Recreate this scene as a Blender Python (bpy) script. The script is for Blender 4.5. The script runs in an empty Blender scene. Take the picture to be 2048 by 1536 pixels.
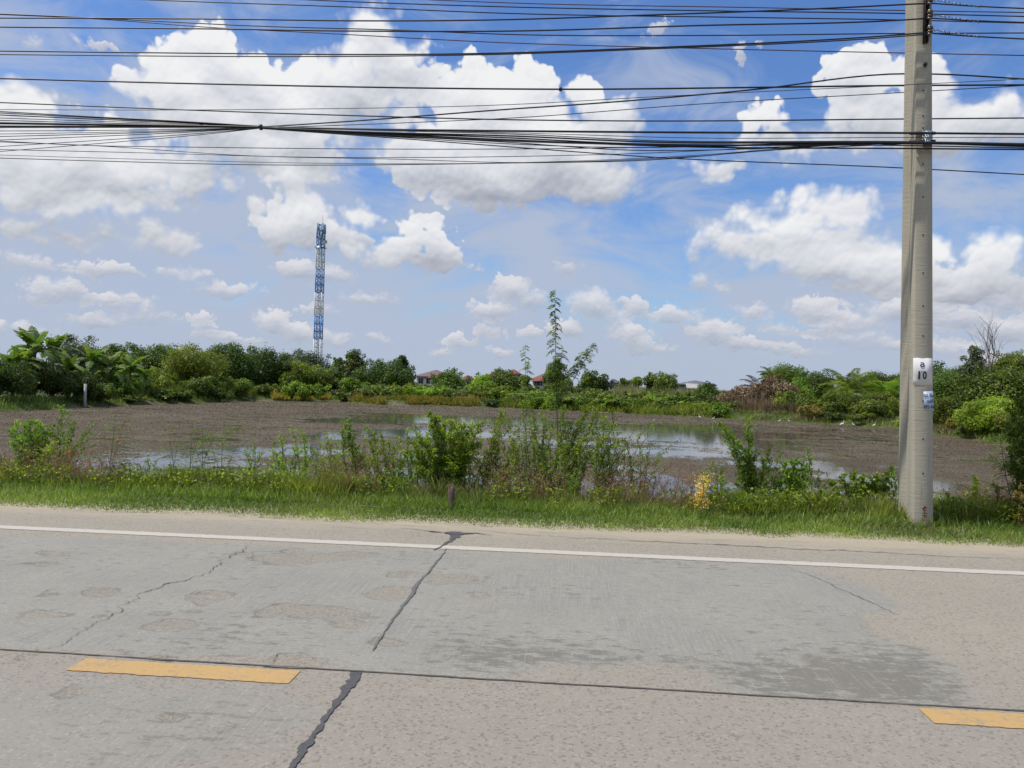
import bpy, math, random
import numpy as np
from mathutils import Vector, Matrix

sc = bpy.context.scene
R = math.radians
# ------------------------------------------------------------------ camera
W, H, F = 2048, 1536, 1500.0
CAMZ, YAW, ROLL = 1.6, R(4.5), R(1.6)
cd = bpy.data.cameras.new('camera'); cam = bpy.data.objects.new('camera', cd)
sc.collection.objects.link(cam); sc.camera = cam
cd.sensor_width = 36.0; cd.lens = 36.0 * F / W; cd.clip_start = 0.05; cd.clip_end = 6000
FW = np.array([-math.sin(YAW), math.cos(YAW), 0.0])
RT0 = np.array([math.cos(YAW), math.sin(YAW), 0.0]); UP0 = np.array([0, 0, 1.0])
RT = math.cos(ROLL) * RT0 + math.sin(ROLL) * UP0
UP = -math.sin(ROLL) * RT0 + math.cos(ROLL) * UP0
CAM = np.array([0, 0, CAMZ])
cam.matrix_world = Matrix(((RT[0], UP[0], -FW[0], 0), (RT[1], UP[1], -FW[1], 0), (RT[2], UP[2], -FW[2], CAMZ), (0, 0, 0, 1)))

def ray(px, py):                       # direction with forward component 1
    return FW + RT * (px - W / 2) / F - UP * (py - H / 2) / F
def at(px, py, d):                     # point at depth d
    return CAM + ray(px, py) * d
def on_z(px, py, z):                   # point on a horizontal plane
    r = ray(px, py); return CAM + r * ((z - CAMZ) / r[2])
def on_y(px, py, y):                   # point on a plane parallel to the road
    r = ray(px, py); return CAM + r * (y / r[1])

# ------------------------------------------------------------------ sun and exposure
SUN = np.array([-0.46, -0.11, 0.88]); SUN = SUN / np.linalg.norm(SUN)
sd = bpy.data.lights.new('sun', 'SUN'); so = bpy.data.objects.new('sun', sd); sc.collection.objects.link(so)
sd.energy = 4.2; sd.angle = R(0.53); sd.color = (1.0, 0.955, 0.88)
so.rotation_mode = 'QUATERNION'; so.rotation_quaternion = Vector(SUN).to_track_quat('Z', 'Y'); so.location = (0, 0, 50)
sc.view_settings.view_transform = 'Standard'; sc.view_settings.look = 'None'
sc.view_settings.exposure = -0.05; sc.view_settings.gamma = 1.0
try: sc.view_settings.use_curve_mapping = False
except Exception: pass
sc.cycles.use_adaptive_sampling = True; sc.cycles.adaptive_threshold = 0.012; sc.cycles.adaptive_min_samples = 16
sc.cycles.max_bounces = 5; sc.cycles.diffuse_bounces = 2; sc.cycles.glossy_bounces = 2
sc.cycles.transmission_bounces = 2; sc.cycles.transparent_max_bounces = 8; sc.cycles.sample_clamp_indirect = 4
sc.cycles.use_denoising = True
sc.cycles.caustics_reflective = False; sc.cycles.caustics_refractive = False

# ------------------------------------------------------------------ node helpers
class NT:
    def __init__(s, tree): s.t = tree; s.n = tree.nodes; s.l = tree.links
    def node(s, kind, **kw):
        n = s.n.new(kind)
        for k, v in kw.items(): setattr(n, k, v)
        return n
    def put(s, sock, v):
        if v is None: return
        if isinstance(v, bpy.types.NodeSocket): s.l.new(v, sock)
        else:
            try: sock.default_value = v
            except Exception:
                sock.default_value = (v[0], v[1], v[2], 1.0) if len(v) == 3 else v
    def m(s, op, a, b=None, c=None, clamp=False):
        n = s.n.new('ShaderNodeMath'); n.operation = op; n.use_clamp = clamp
        s.put(n.inputs[0], a); s.put(n.inputs[1], b)
        if c is not None: s.put(n.inputs[2], c)
        return n.outputs[0]
    def v(s, op, a, b=None, c=None, scale=None):
        n = s.n.new('ShaderNodeVectorMath'); n.operation = op
        s.put(n.inputs[0], a)
        if b is not None: s.put(n.inputs[1], b)
        if c is not None: s.put(n.inputs[2], c)
        if scale is not None: s.put(n.inputs['Scale'], scale)
        return n.outputs['Value'] if op in ('LENGTH', 'DOT_PRODUCT', 'DISTANCE') else n.outputs[0]
    def noise(s, vec, scale, detail=4, rough=0.5, dims='3D', dist=0.0, col=False, lac=2.0):
        n = s.n.new('ShaderNodeTexNoise'); n.noise_dimensions = dims
        s.put(n.inputs['Vector'], vec); n.inputs['Scale'].default_value = scale
        n.inputs['Detail'].default_value = detail; n.inputs['Roughness'].default_value = rough
        n.inputs['Distortion'].default_value = dist; n.inputs['Lacunarity'].default_value = lac
        return n.outputs['Color' if col else 'Fac']
    def voro(s, vec, scale, feature='F1', detail=0, rough=0.5, dims='3D', out='Distance', smooth=None, rnd=1.0):
        n = s.n.new('ShaderNodeTexVoronoi'); n.voronoi_dimensions = dims; n.feature = feature
        s.put(n.inputs['Vector'], vec); n.inputs['Scale'].default_value = scale
        if 'Detail' in n.inputs: n.inputs['Detail'].default_value = detail; n.inputs['Roughness'].default_value = rough
        if smooth is not None and 'Smoothness' in n.inputs: n.inputs['Smoothness'].default_value = smooth
        n.inputs['Randomness'].default_value = rnd
        return n.outputs[out]
    def step(s, x, a, b, lo=0.0, hi=1.0, smooth=True):
        n = s.n.new('ShaderNodeMapRange'); n.interpolation_type = 'SMOOTHSTEP' if smooth else 'LINEAR'; n.clamp = True
        s.put(n.inputs[0], x); s.put(n.inputs[1], a); s.put(n.inputs[2], b); s.put(n.inputs[3], lo); s.put(n.inputs[4], hi)
        return n.outputs[0]
    def mix(s, f, a, b, mode='MIX'):
        n = s.n.new('ShaderNodeMix'); n.data_type = 'RGBA'; n.blend_type = mode
        s.put(n.inputs[0], f)
        for i, x in ((6, a), (7, b)):
            if isinstance(x, bpy.types.NodeSocket): s.l.new(x, n.inputs[i])
            else: n.inputs[i].default_value = (x[0], x[1], x[2], 1.0)
        return n.outputs[2]
    def ramp(s, f, stops, interp='LINEAR'):
        n = s.n.new('ShaderNodeValToRGB'); s.put(n.inputs[0], f); cr = n.color_ramp; cr.interpolation = interp
        while len(cr.elements) < len(stops): cr.elements.new(0.5)
        for e, (p, c) in zip(cr.elements, stops):
            e.position = p; e.color = (c[0], c[1], c[2], 1.0) if not isinstance(c, (int, float)) else (c, c, c, 1)
        return n.outputs[0]
    def xyz(s, x, y, z):
        n = s.n.new('ShaderNodeCombineXYZ'); s.put(n.inputs[0], x); s.put(n.inputs[1], y); s.put(n.inputs[2], z); return n.outputs[0]
    def sep(s, v):
        n = s.n.new('ShaderNodeSeparateXYZ'); s.put(n.inputs[0], v); return n.outputs

# ------------------------------------------------------------------ sky: physical sky plus clouds placed by compass direction and height
def azel(px, py):
    d = ray(px, py); d = d / np.linalg.norm(d)
    return math.degrees(math.atan2(d[0], d[1])), math.degrees(math.asin(d[2]))
BIG = [(430,125,85,70),(345,140,60,50),(285,165,45,35),(490,170,90,65),(400,225,130,75),(560,190,120,65),(470,285,130,60),
 (750,55,45,45),(765,115,90,50),(700,170,140,65),(815,165,70,45),(600,255,110,70),(640,330,70,45),(560,330,100,45),
 (35,205,80,42),(95,235,45,30),(10,265,100,55),(130,300,150,60),(60,335,140,60),(260,330,150,55),(380,350,100,45),(120,385,170,45),(250,245,30,20),(250,390,120,35),
 (950,160,62,48),(1040,175,85,45),(905,205,45,38),(1010,240,150,70),(1180,205,45,42),(1215,250,60,60),(1100,300,150,80),(910,300,120,60),(830,320,85,50),(1000,365,150,50),(1190,360,80,55),(800,240,35,35),(960,345,190,45),
 (1705,130,60,48),(1690,190,52,48),(1775,150,80,45),(1870,160,42,45),(1770,220,120,50),(1860,250,150,48),(1985,225,52,40),(1920,275,140,42),(1730,275,90,28),
 (1525,240,36,26),(1535,285,75,26),(1450,332,60,14),(1425,350,26,14),
 (1650,410,62,42),(1600,440,80,48),(1700,425,42,36),(1535,440,62,28),(1398,472,24,24),(1460,485,55,26),(1560,490,110,42),(1660,500,120,45),(1650,545,110,32),(1750,510,70,40),
 (1720,565,130,26),(1900,560,140,42),(1975,520,90,32),(1850,505,50,28),
 (592,415,48,48),(555,440,62,36),(610,465,95,42),(700,480,48,24),
 (832,450,32,24),(845,480,55,36),(875,500,45,30),(800,505,42,26),(845,525,78,16),
 (305,465,40,30),(330,485,58,24),(250,478,60,20),(150,480,70,16),(45,448,55,24),(715,430,32,11)]
SMALL = [(65,80,13,9),(190,90,22,5),(1320,55,20,7),(1482,108,8,13),(1480,92,16,4),(1022,578,38,25),(985,622,45,20),(1060,598,30,16),(1185,608,46,26),(1200,628,42,12),(1275,615,20,15),(1350,630,40,13),(1335,627,20,13),(1425,662,48,18),(1450,680,40,10),
 (1500,624,26,13),(1510,690,55,9),(1635,615,52,20),(1690,640,80,16),(1262,668,36,22),(1295,695,44,10),(1135,534,18,11),(1396,564,14,13),(1135,658,34,14),(1062,665,18,9),
 (982,664,30,9),(918,680,22,10),(600,540,42,20),(655,550,48,15),(545,645,36,18),(600,665,40,17),(665,676,34,12),(755,676,15,5),(115,578,56,20),(230,600,60,14),(80,602,34,9),
 (450,580,62,11),(405,638,26,11),(425,670,36,8),(210,540,60,14),(1000,703,22,8),(885,705,14,7),(1880,690,55,13),(1960,715,60,12),(1920,640,80,20),(2010,600,60,24),
 (1770,688,70,10),(290,630,46,9),(200,640,60,10),(40,660,50,9),(740,598,36,8),(1440,575,12,8),(1680,670,60,10),(1600,700,36,7),(700,480,40,18),(1860,610,70,16),(490,685,30,6),(1560,655,30,8),(60,520,50,10),(360,545,40,8),(1240,645,20,8),(640,620,30,8),(1950,570,100,36),(2010,660,60,26),(1800,620,60,20),(1240,600,14,8)]

wd = bpy.data.worlds.new('World'); sc.world = wd; wd.use_nodes = True
wt = wd.node_tree; wt.nodes.clear(); N = NT(wt)

def blob_group(name, blobs, k):
    g = bpy.data.node_groups.new(name, 'ShaderNodeTree')
    g.interface.new_socket('P', in_out='INPUT', socket_type='NodeSocketVector')
    g.interface.new_socket('D', in_out='OUTPUT', socket_type='NodeSocketFloat')
    G_ = NT(g); gi = g.nodes.new('NodeGroupInput'); go = g.nodes.new('NodeGroupOutput'); acc = None; src = gi.outputs[0]
    for j, (px, py, rx, ry) in enumerate(blobs):
        if j and j % 5 == 0: src = G_.v('MULTIPLY_ADD', acc, (0, 0, 1e-7), gi.outputs[0])
        a, e = azel(px, py)
        kx = abs(azel(px + rx, py)[0] - azel(px - rx, py)[0]) / 2; ky = abs(azel(px, py + ry)[1] - azel(px, py - ry)[1]) / 2
        q = G_.v('MULTIPLY_ADD', src, (1 / kx, 1 / ky, 0), (-a / kx, -e / ky, 0))
        r = 0.5 * (min(kx, ky) + math.sqrt(kx * ky))
        d = G_.m('MULTIPLY_ADD', G_.v('LENGTH', q), r, -r)
        acc = d if acc is None else G_.m('SMOOTH_MIN', acc, d, k)
    g.links.new(acc, go.inputs[0]); return g

tc = N.node('ShaderNodeTexCoord'); dirv = tc.outputs['Generated']; dx, dy, dz = N.sep(dirv)
AZ = N.m('MULTIPLY', N.m('ARCTAN2', dx, dy), 57.2958); EL = N.m('MULTIPLY', N.m('ARCSINE', dz), 57.2958)
Pv = N.xyz(AZ, EL, 0.0)
sky = N.node('ShaderNodeTexSky', sky_type='NISHITA', sun_disc=False)
sky.sun_elevation = math.asin(SUN[2]); sky.sun_rotation = math.atan2(SUN[0], SUN[1])
sky.altitude = 0; sky.air_density = 1.2; sky.dust_density = 0.6; sky.ozone_density = 2.5
hs = N.node('ShaderNodeHueSaturation'); hs.inputs['Saturation'].default_value = 1.08; hs.inputs['Value'].default_value = 1.12
hs.inputs['Hue'].default_value = 0.50
N.put(hs.inputs['Color'], sky.outputs[0])
blue = N.mix(1.0, hs.outputs[0], (0.78, 0.96, 1.30), 'MULTIPLY')
vq = N.v('MULTIPLY', Pv, (1.0, 2.6, 1.0))
veil = N.noise(vq, 0.10, 5, 0.6, '2D', dist=0.5)
vel = N.step(EL, 0.0, 27.0, 0.42, -0.07, False)
vleft = N.step(AZ, -38.0, 6.0, 0.12, 0.0)
vf = N.step(N.m('ADD', veil, N.m('ADD', vel, vleft)), 0.44, 0.90, 0.0, 0.95)
clear = N.mix(vf, blue, (4.6, 5.3, 6.75))

def cloud_layer(blobs, gname, k, nscale, wamp, namp, bias, off, soft, seed):
    q0 = N.v('ADD', Pv, (seed * 13.7, seed * 5.1, 0))
    w = N.v('SCALE', N.v('SUBTRACT', N.noise(q0, nscale * 0.55, 2, 0.55, '2D', col=True), (0.5, 0.5, 0.5)), scale=wamp)
    p = N.v('ADD', Pv, w)
    g = blob_group(gname, blobs, k)
    def group(pp):
        n = N.node('ShaderNodeGroup'); n.node_tree = g; N.put(n.inputs[0], pp); return n.outputs[0]
    d0 = group(p); d1 = group(N.v('MULTIPLY_ADD', d0, (0, 0, 1e-7), N.v('ADD', p, (off[0], off[1], 0)))); d2 = group(N.v('MULTIPLY_ADD', d1, (0, 0, 1e-7), N.v('SUBTRACT', p, (off[0], off[1], 0))))
    def hgt(vv, det):
        f = N.noise(vv, nscale, det, 0.6, '2D')
        b = N.voro(vv, nscale * 1.5, 'SMOOTH_F1', 2, 0.55, '2D', smooth=0.3)
        return N.m('ADD', N.m('MULTIPLY', f, 0.62), N.m('MULTIPLY', N.m('SUBTRACT', 0.75, b), 0.46))
    qw = N.v('ADD', q0, N.v('SCALE', w, scale=0.6))
    h0 = hgt(qw, 7); h1 = hgt(N.v('ADD', qw, (off[0] * 0.12, off[1] * 0.12, 0)), 5)
    soft_ = N.step(N.noise(q0, nscale * 0.3, 1, 0.5, '2D'), 0.35, 0.65, soft * 0.35, soft * 1.7)
    D = N.m('ADD', N.m('SUBTRACT', bias, d0), N.m('MULTIPLY', N.m('SUBTRACT', h0, 0.47), namp))
    alpha = N.step(D, N.m('MULTIPLY', soft_, -0.35), soft_, 0.0, 1.0)
    S1 = N.m('DIVIDE', N.m('SUBTRACT', d1, d2), 2 * math.hypot(off[0], off[1]))
    return D, alpha, S1, N.m('SUBTRACT', h0, h1)
def shade(s1, s2, D, k1, k2, base, deep):
    x = N.m('ADD', N.m('MULTIPLY', N.m('MAXIMUM', N.m('MINIMUM', s1, 1.0), -1.0), k1), N.m('MULTIPLY', s2, k2))
    x = N.m('SUBTRACT', N.m('ADD', x, base), N.step(D, 0.6, 4.5, 0.0, deep))
    return N.m('MAXIMUM', N.m('MINIMUM', x, 1.0), 0.0)
def background(col):
    b = N.node('ShaderNodeBackground'); b.inputs['Strength'].default_value = 0.1
    N.put(b.inputs['Color'], col); return b.outputs[0]
BA = [(b, azel(b[0], b[1])) for b in BIG]; BB = [(b, azel(b[0], b[1])) for b in SMALL]
EDGES = [-44.0, -31.0, -22.0, -13.0, -5.0, 3.0, 12.0, 20.0, 35.0]
def sector(i):
    a0, a1 = EDGES[i], EDGES[i + 1]
    la = [b for b, (a, e) in BA if a0 - 3.5 - b[2] * 0.038 < a < a1 + 3.5 + b[2] * 0.038] or [BIG[0]]
    lb = [b for b, (a, e) in BB if a0 - 2.0 - b[2] * 0.038 < a < a1 + 2.0 + b[2] * 0.038] or [SMALL[0]]
    DA, aA, s1A, s2A = cloud_layer(la, 'big_clouds', 0.5, 0.30, 2.0, 2.9, 0.65, (-0.45, 1.8), 0.60, 1)
    DB, aB, s1B, s2B = cloud_layer(lb, 'small_clouds', 0.3, 0.85, 0.9, 1.15, 0.42, (-0.15, 0.6), 0.42, 2)
    shA = shade(s1A, s2A, DA, 0.52, 0.75, 0.68, 0.0); shB = shade(s1B, s2B, DB, 0.45, 0.8, 0.64, 0.0)
    colA = N.ramp(shA, [(0.0, (0.36, 0.39, 0.48)), (0.30, (0.52, 0.55, 0.62)), (0.58, (0.73, 0.75, 0.80)), (0.80, (0.88, 0.89, 0.93)), (1.0, (1.0, 1.0, 1.0))])
    colB = N.ramp(shB, [(0.0, (0.40, 0.45, 0.57)), (0.5, (0.60, 0.63, 0.71)), (1.0, (0.90, 0.88, 0.91))])
    colA = N.v('SCALE', colA, scale=9.3); colB = N.v('SCALE', colB, scale=9.0)
    c = N.mix(N.m('MULTIPLY', aB, 0.80), clear, colB)
    c = N.mix(N.m('MULTIPLY', aA, 0.97), c, colA)
    return background(c)
gen = N.noise(N.v('ADD', Pv, (300, 40, 0)), 0.07, 4, 0.6, '2D')
rest = N.mix(N.m('MULTIPLY', N.step(gen, 0.50, 0.60), N.step(EL, 3.0, 8.0)), clear, (7.4, 7.5, 7.9))
rest = background(N.mix(N.step(EL, -3.0, -0.5, 1.0, 0.0), rest, (1.2, 1.3, 1.0)))
cur = rest
inel = N.m('MULTIPLY', N.m('GREATER_THAN', EL, -0.3), N.m('LESS_THAN', EL, 33.0))
for i in range(len(EDGES) - 1):
    f = N.m('MULTIPLY', inel, N.m('MULTIPLY', N.m('GREATER_THAN', AZ, EDGES[i]), N.m('LESS_THAN', AZ, EDGES[i + 1])))
    ms = N.node('ShaderNodeMixShader'); N.put(ms.inputs[0], f); wt.links.new(cur, ms.inputs[1]); wt.links.new(sector(i), ms.inputs[2]); cur = ms.outputs[0]
wo = N.node('ShaderNodeOutputWorld'); wt.links.new(cur, wo.inputs[0])
wd.cycles.sampling_method = 'NONE'

# ------------------------------------------------------------------ object helpers
COL = sc.collection
def finish(o, label=None, cat=None, group=None, kind=None, parent=None):
    if parent is not None: o.parent = parent
    if label: o['label'] = label
    if cat: o['category'] = cat
    if group: o['group'] = group
    if kind: o['kind'] = kind
    return o
def empty(name, loc, label, cat, group=None, rz=0.0):
    o = bpy.data.objects.new(name, None); COL.objects.link(o); o.location = tuple(float(a) for a in loc); o.rotation_euler = (0, 0, rz)
    o.empty_display_size = 0.2
    return finish(o, label, cat, group)
def np_mesh(name, V, loops, sizes, mat=None, attrs=None, smooth=False):
    V = np.asarray(V, dtype=np.float32).reshape(-1, 3); loops = np.asarray(loops, dtype=np.int32).ravel(); sizes = np.asarray(sizes, dtype=np.int32)
    me = bpy.data.meshes.new(name); me.vertices.add(len(V)); me.vertices.foreach_set('co', V.ravel())
    me.loops.add(len(loops)); me.loops.foreach_set('vertex_index', loops)
    me.polygons.add(len(sizes)); st = np.zeros(len(sizes), dtype=np.int32); st[1:] = np.cumsum(sizes)[:-1]
    me.polygons.foreach_set('loop_start', st)
    if smooth: me.polygons.foreach_set('use_smooth', np.ones(len(sizes), dtype=bool))
    me.update(calc_edges=True)
    for an, (dom, arr) in (attrs or {}).items():
        a = me.attributes.new(an, 'FLOAT', dom); a.data.foreach_set('value', np.asarray(arr, dtype=np.float32))
    if mat: me.materials.append(mat)
    return me
def link(name, me, parent=None, loc=(0, 0, 0), rot=(0, 0, 0), scale=(1, 1, 1)):
    o = bpy.data.objects.new(name, me); COL.objects.link(o); o.location = tuple(float(a) for a in loc); o.rotation_euler = rot; o.scale = scale
    if parent is not None: o.parent = parent
    return o
class MB:
    """collects polygons for one mesh"""
    def __init__(s): s.V = []; s.L = []; s.S = []; s.n = 0; s.T = []
    def add(s, V, faces, tone=0.5):
        V = np.asarray(V, dtype=float).reshape(-1, 3); s.V.append(V)
        for f in faces: s.L.extend([i + s.n for i in f]); s.S.append(len(f)); s.T.append(tone)
        s.n += len(V)
    def quads(s, V4, tones):
        V4 = np.asarray(V4, dtype=float); n = len(V4); s.V.append(V4.reshape(-1, 3))
        s.L.extend((np.arange(n * 4) + s.n).tolist()); s.S.extend([4] * n); s.T.extend(np.asarray(tones).tolist()); s.n += n * 4
    def box(s, c, size, rz=0.0, tone=0.5, rot=None):
        hx, hy, hz = [a / 2 for a in size]
        V = np.array([[sx * hx, sy * hy, sz * hz] for sz in (-1, 1) for sy in (-1, 1) for sx in (-1, 1)])
        if rot is not None: V = V @ np.array(rot).T
        cr, sr = math.cos(rz), math.sin(rz); V = V @ np.array([[cr, sr, 0], [-sr, cr, 0], [0, 0, 1]]); V = V + np.array(c)
        s.add(V, [(0, 2, 3, 1), (4, 5, 7, 6), (0, 1, 5, 4), (2, 6, 7, 3), (0, 4, 6, 2), (1, 3, 7, 5)], tone)
    def tube(s, pts, rad, seg=6, caps=True, tone=0.5):
        pts = np.asarray(pts, dtype=float); n = len(pts); rad = np.broadcast_to(np.asarray(rad, dtype=float), (n,))
        t = np.gradient(pts, axis=0); t /= np.maximum(np.linalg.norm(t, axis=1, keepdims=True), 1e-9)
        ref = np.where(np.abs(t[:, 2:3]) > 0.9, np.array([[1.0, 0, 0]]), np.array([[0, 0, 1.0]]))
        if (np.abs(t[:, 2]) > 0.9).any() and not (np.abs(t[:, 2]) > 0.9).all(): ref = np.tile(np.array([[0.31, 0.95, 0.05]]), (n, 1))
        a = np.cross(t, ref); a /= np.maximum(np.linalg.norm(a, axis=1, keepdims=True), 1e-9); b = np.cross(t, a)
        an = np.arange(seg) * 2 * math.pi / seg
        V = pts[:, None, :] + rad[:, None, None] * (np.cos(an)[None, :, None] * a[:, None, :] + np.sin(an)[None, :, None] * b[:, None, :])
        F_ = [(i * seg + j, i * seg + (j + 1) % seg, (i + 1) * seg + (j + 1) % seg, (i + 1) * seg + j) for i in range(n - 1) for j in range(seg)]
        if caps: F_ += [tuple(range(seg))[::-1], tuple((n - 1) * seg + j for j in range(seg))]
        s.add(V.reshape(-1, 3), F_, tone)
    def build(s, name, mat, parent=None, loc=(0, 0, 0), smooth=False, **kw):
        V = np.concatenate(s.V) if s.V else np.zeros((0, 3))
        me = np_mesh(name, V, s.L, s.S, mat, {'tone': ('FACE', s.T)}, smooth)
        return link(name, me, parent, loc, **kw)

def vnoise(x, y, seed=0):
    xi = np.floor(x).astype(np.int64); yi = np.floor(y).astype(np.int64); xf = x - xi; yf = y - yi
    def h(a, b):
        n = (a * 374761393 + b * 668265263 + seed * 974634777) & 0xFFFFFFFF
        n = ((n ^ (n >> 13)) * 1274126177) & 0xFFFFFFFF
        return ((n ^ (n >> 16)) & 0xFFFF) / 65535.0
    u = xf * xf * (3 - 2 * xf); v = yf * yf * (3 - 2 * yf)
    return (h(xi, yi) * (1 - u) + h(xi + 1, yi) * u) * (1 - v) + (h(xi, yi + 1) * (1 - u) + h(xi + 1, yi + 1) * u) * v
def fbm(x, y, seed=0, octv=4):
    r = 0; a = 0.5; t = 0
    for i in range(octv): r = r + a * vnoise(x * 2 ** i, y * 2 ** i, seed + i * 17); t += a; a *= 0.5
    return r / t
def poly_sdf(x, y, P):                 # positive inside
    P = np.asarray(P, dtype=float); d = np.full(x.shape, 1e18); ins = np.zeros(x.shape, dtype=bool)
    for i in range(len(P)):
        a = P[i]; b = P[(i + 1) % len(P)]; e = b - a; wx = x - a[0]; wy = y - a[1]
        t = np.clip((wx * e[0] + wy * e[1]) / max(e @ e, 1e-12), 0, 1)
        d = np.minimum(d, (wx - e[0] * t) ** 2 + (wy - e[1] * t) ** 2)
        c = ((a[1] > y) != (b[1] > y)); xc = a[0] + (y - a[1]) / (e[1] if abs(e[1]) > 1e-12 else 1e-12) * e[0]
        ins ^= c & (x < xc)
    return np.where(ins, 1, -1) * np.sqrt(d)
def grid(name, xs, ys, zfun, mat, attrs=None, smooth=True):
    X, Y = np.meshgrid(xs, ys); Z = zfun(X, Y); nx, ny = len(xs), len(ys)
    V = np.stack([X, Y, Z], -1).reshape(-1, 3)
    i = np.arange(nx - 1)[None, :] + (np.arange(ny - 1) * nx)[:, None]
    L = np.stack([i, i + 1, i + 1 + nx, i + nx], -1).reshape(-1)
    A = {k: ('POINT', f(X, Y).ravel()) for k, f in (attrs or {}).items()}
    return link(name, np_mesh(name, V, L, np.full((nx - 1) * (ny - 1), 4), mat, A, smooth))

# ------------------------------------------------------------------ materials
def mat_new(name):
    m = bpy.data.materials.new(name); m.use_nodes = True; m.node_tree.nodes.clear(); T = NT(m.node_tree)
    o = T.node('ShaderNodeOutputMaterial'); return m, T, o
def bsdf(T, color, rough=0.6, metal=0.0, spec=None, normal=None):
    b = T.node('ShaderNodeBsdfPrincipled'); T.put(b.inputs['Base Color'], color); T.put(b.inputs['Roughness'], rough); b.inputs['Metallic'].default_value = metal
    if spec is not None: T.put(b.inputs['Specular IOR Level'], spec)
    if normal is not None: T.t.links.new(normal, b.inputs['Normal'])
    return b
def bump(T, h, strength=0.5, dist=0.02):
    b = T.node('ShaderNodeBump'); T.put(b.inputs['Height'], h); b.inputs['Strength'].default_value = strength; b.inputs['Distance'].default_value = dist; return b.outputs[0]
def attr(T, name): n = T.node('ShaderNodeAttribute'); n.attribute_name = name; return n.outputs['Fac']
def simple(name, col, rough=0.6, metal=0.0, var=0.15, scale=8.0, bmp=0.0, spec=None):
    m, T, o = mat_new(name); tc_ = T.node('ShaderNodeTexCoord').outputs['Object']
    n = T.noise(tc_, scale, 5, 0.6)
    c_ = T.mix(n, [max(0, a * (1 - var * 2)) for a in col], [min(1, a * (1 + var * 1.2)) for a in col])
    b = bsdf(T, c_, rough, metal, spec, bump(T, T.noise(tc_, scale * 3, 4), bmp, 0.01) if bmp else None)
    T.t.links.new(b.outputs[0], o.inputs[0]); return m
def leafmat(name, c0, c1, c2=None, trans=0.35, rough=0.5, hue=0.25, tint=(0.85, 1.0, 0.35)):
    """leaf colours vary from leaf to leaf (face attribute) and from plant to plant"""
    m, T, o = mat_new(name); t = attr(T, 'tone')
    stops = [(0.0, c0), (0.55, c1), (1.0, c2 or c1)]
    c_ = T.ramp(t, stops)
    oi = T.node('ShaderNodeObjectInfo'); hs_ = T.node('ShaderNodeHueSaturation')
    T.put(hs_.inputs['Hue'], T.step(oi.outputs['Random'], 0, 1, 0.5 - 0.02 * hue / 0.25, 0.5 + 0.012 * hue / 0.25, False)); T.put(hs_.inputs['Value'], T.step(T.m('FRACT', T.m('MULTIPLY', oi.outputs['Random'], 7.31)), 0, 1, 0.8, 1.25, False))
    T.put(hs_.inputs['Color'], c_); c_ = hs_.outputs[0]
    b = bsdf(T, c_, rough, 0, 0.35)
    tr = T.node('ShaderNodeBsdfTranslucent'); T.put(tr.inputs['Color'], T.mix(1.0, T.v('SCALE', c_, scale=2.2), (tint[0], tint[1], tint[2]), 'MULTIPLY'))
    mx = T.node('ShaderNodeMixShader'); mx.inputs[0].default_value = trans
    T.t.links.new(b.outputs[0], mx.inputs[1]); T.t.links.new(tr.outputs[0], mx.inputs[2]); T.t.links.new(mx.outputs[0], o.inputs[0]); return m

M = {}
M['bark'] = simple('bark', (0.13, 0.10, 0.07), 0.9, var=0.3, scale=6, bmp=0.5)
M['stem'] = simple('green_stem', (0.11, 0.12, 0.04), 0.7, var=0.3, scale=10)
M['twig'] = simple('brown_twig', (0.10, 0.075, 0.05), 0.8, var=0.3, scale=10)
M['leaf_dark'] = leafmat('dark_leaves', (0.022, 0.040, 0.007), (0.082, 0.125, 0.018), (0.20, 0.245, 0.038), 0.32)
M['leaf_mid'] = leafmat('mid_green_leaves', (0.035, 0.062, 0.009), (0.125, 0.182, 0.022), (0.27, 0.33, 0.048), 0.34)
M['leaf_olive'] = leafmat('olive_leaves', (0.045, 0.065, 0.012), (0.155, 0.19, 0.026), (0.29, 0.325, 0.055), 0.34)
M['leaf_light'] = leafmat('light_leaves', (0.055, 0.100, 0.012), (0.19, 0.28, 0.03), (0.40, 0.47, 0.06), 0.42)
M['leaf_pale'] = leafmat('pale_grey_leaves', (0.04, 0.06, 0.03), (0.11, 0.15, 0.07), (0.24, 0.28, 0.17), 0.25)
M['leaf_banana'] = leafmat('banana_leaf', (0.05, 0.095, 0.02), (0.13, 0.19, 0.045), (0.26, 0.31, 0.09), 0.30, 0.55)
M['leaf_brown'] = leafmat('dead_brown_leaves', (0.09, 0.065, 0.035), (0.22, 0.165, 0.09), (0.36, 0.30, 0.18), 0.2, tint=(1.0, 0.8, 0.5))
M['leaf_yellow'] = leafmat('yellowed_leaves', (0.09, 0.11, 0.02), (0.24, 0.22, 0.045), (0.42, 0.34, 0.09), 0.3, tint=(1.0, 0.9, 0.3))
M['reed'] = leafmat('dry_reed', (0.10, 0.11, 0.04), (0.22, 0.22, 0.10), (0.40, 0.35, 0.20), 0.25, tint=(1, .9, .5))
M['grass'] = leafmat('grass_blades', (0.04, 0.068, 0.013), (0.13, 0.18, 0.03), (0.32, 0.36, 0.09), 0.3, hue=0.5)
M['seedhead'] = leafmat('reddish_seed_heads', (0.10, 0.05, 0.03), (0.22, 0.12, 0.07), (0.34, 0.24, 0.12), 0.2, tint=(1, .8, .5))

def seglen(p0, p1): return float(np.linalg.norm(np.asarray(p1) - np.asarray(p0)))

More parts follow.
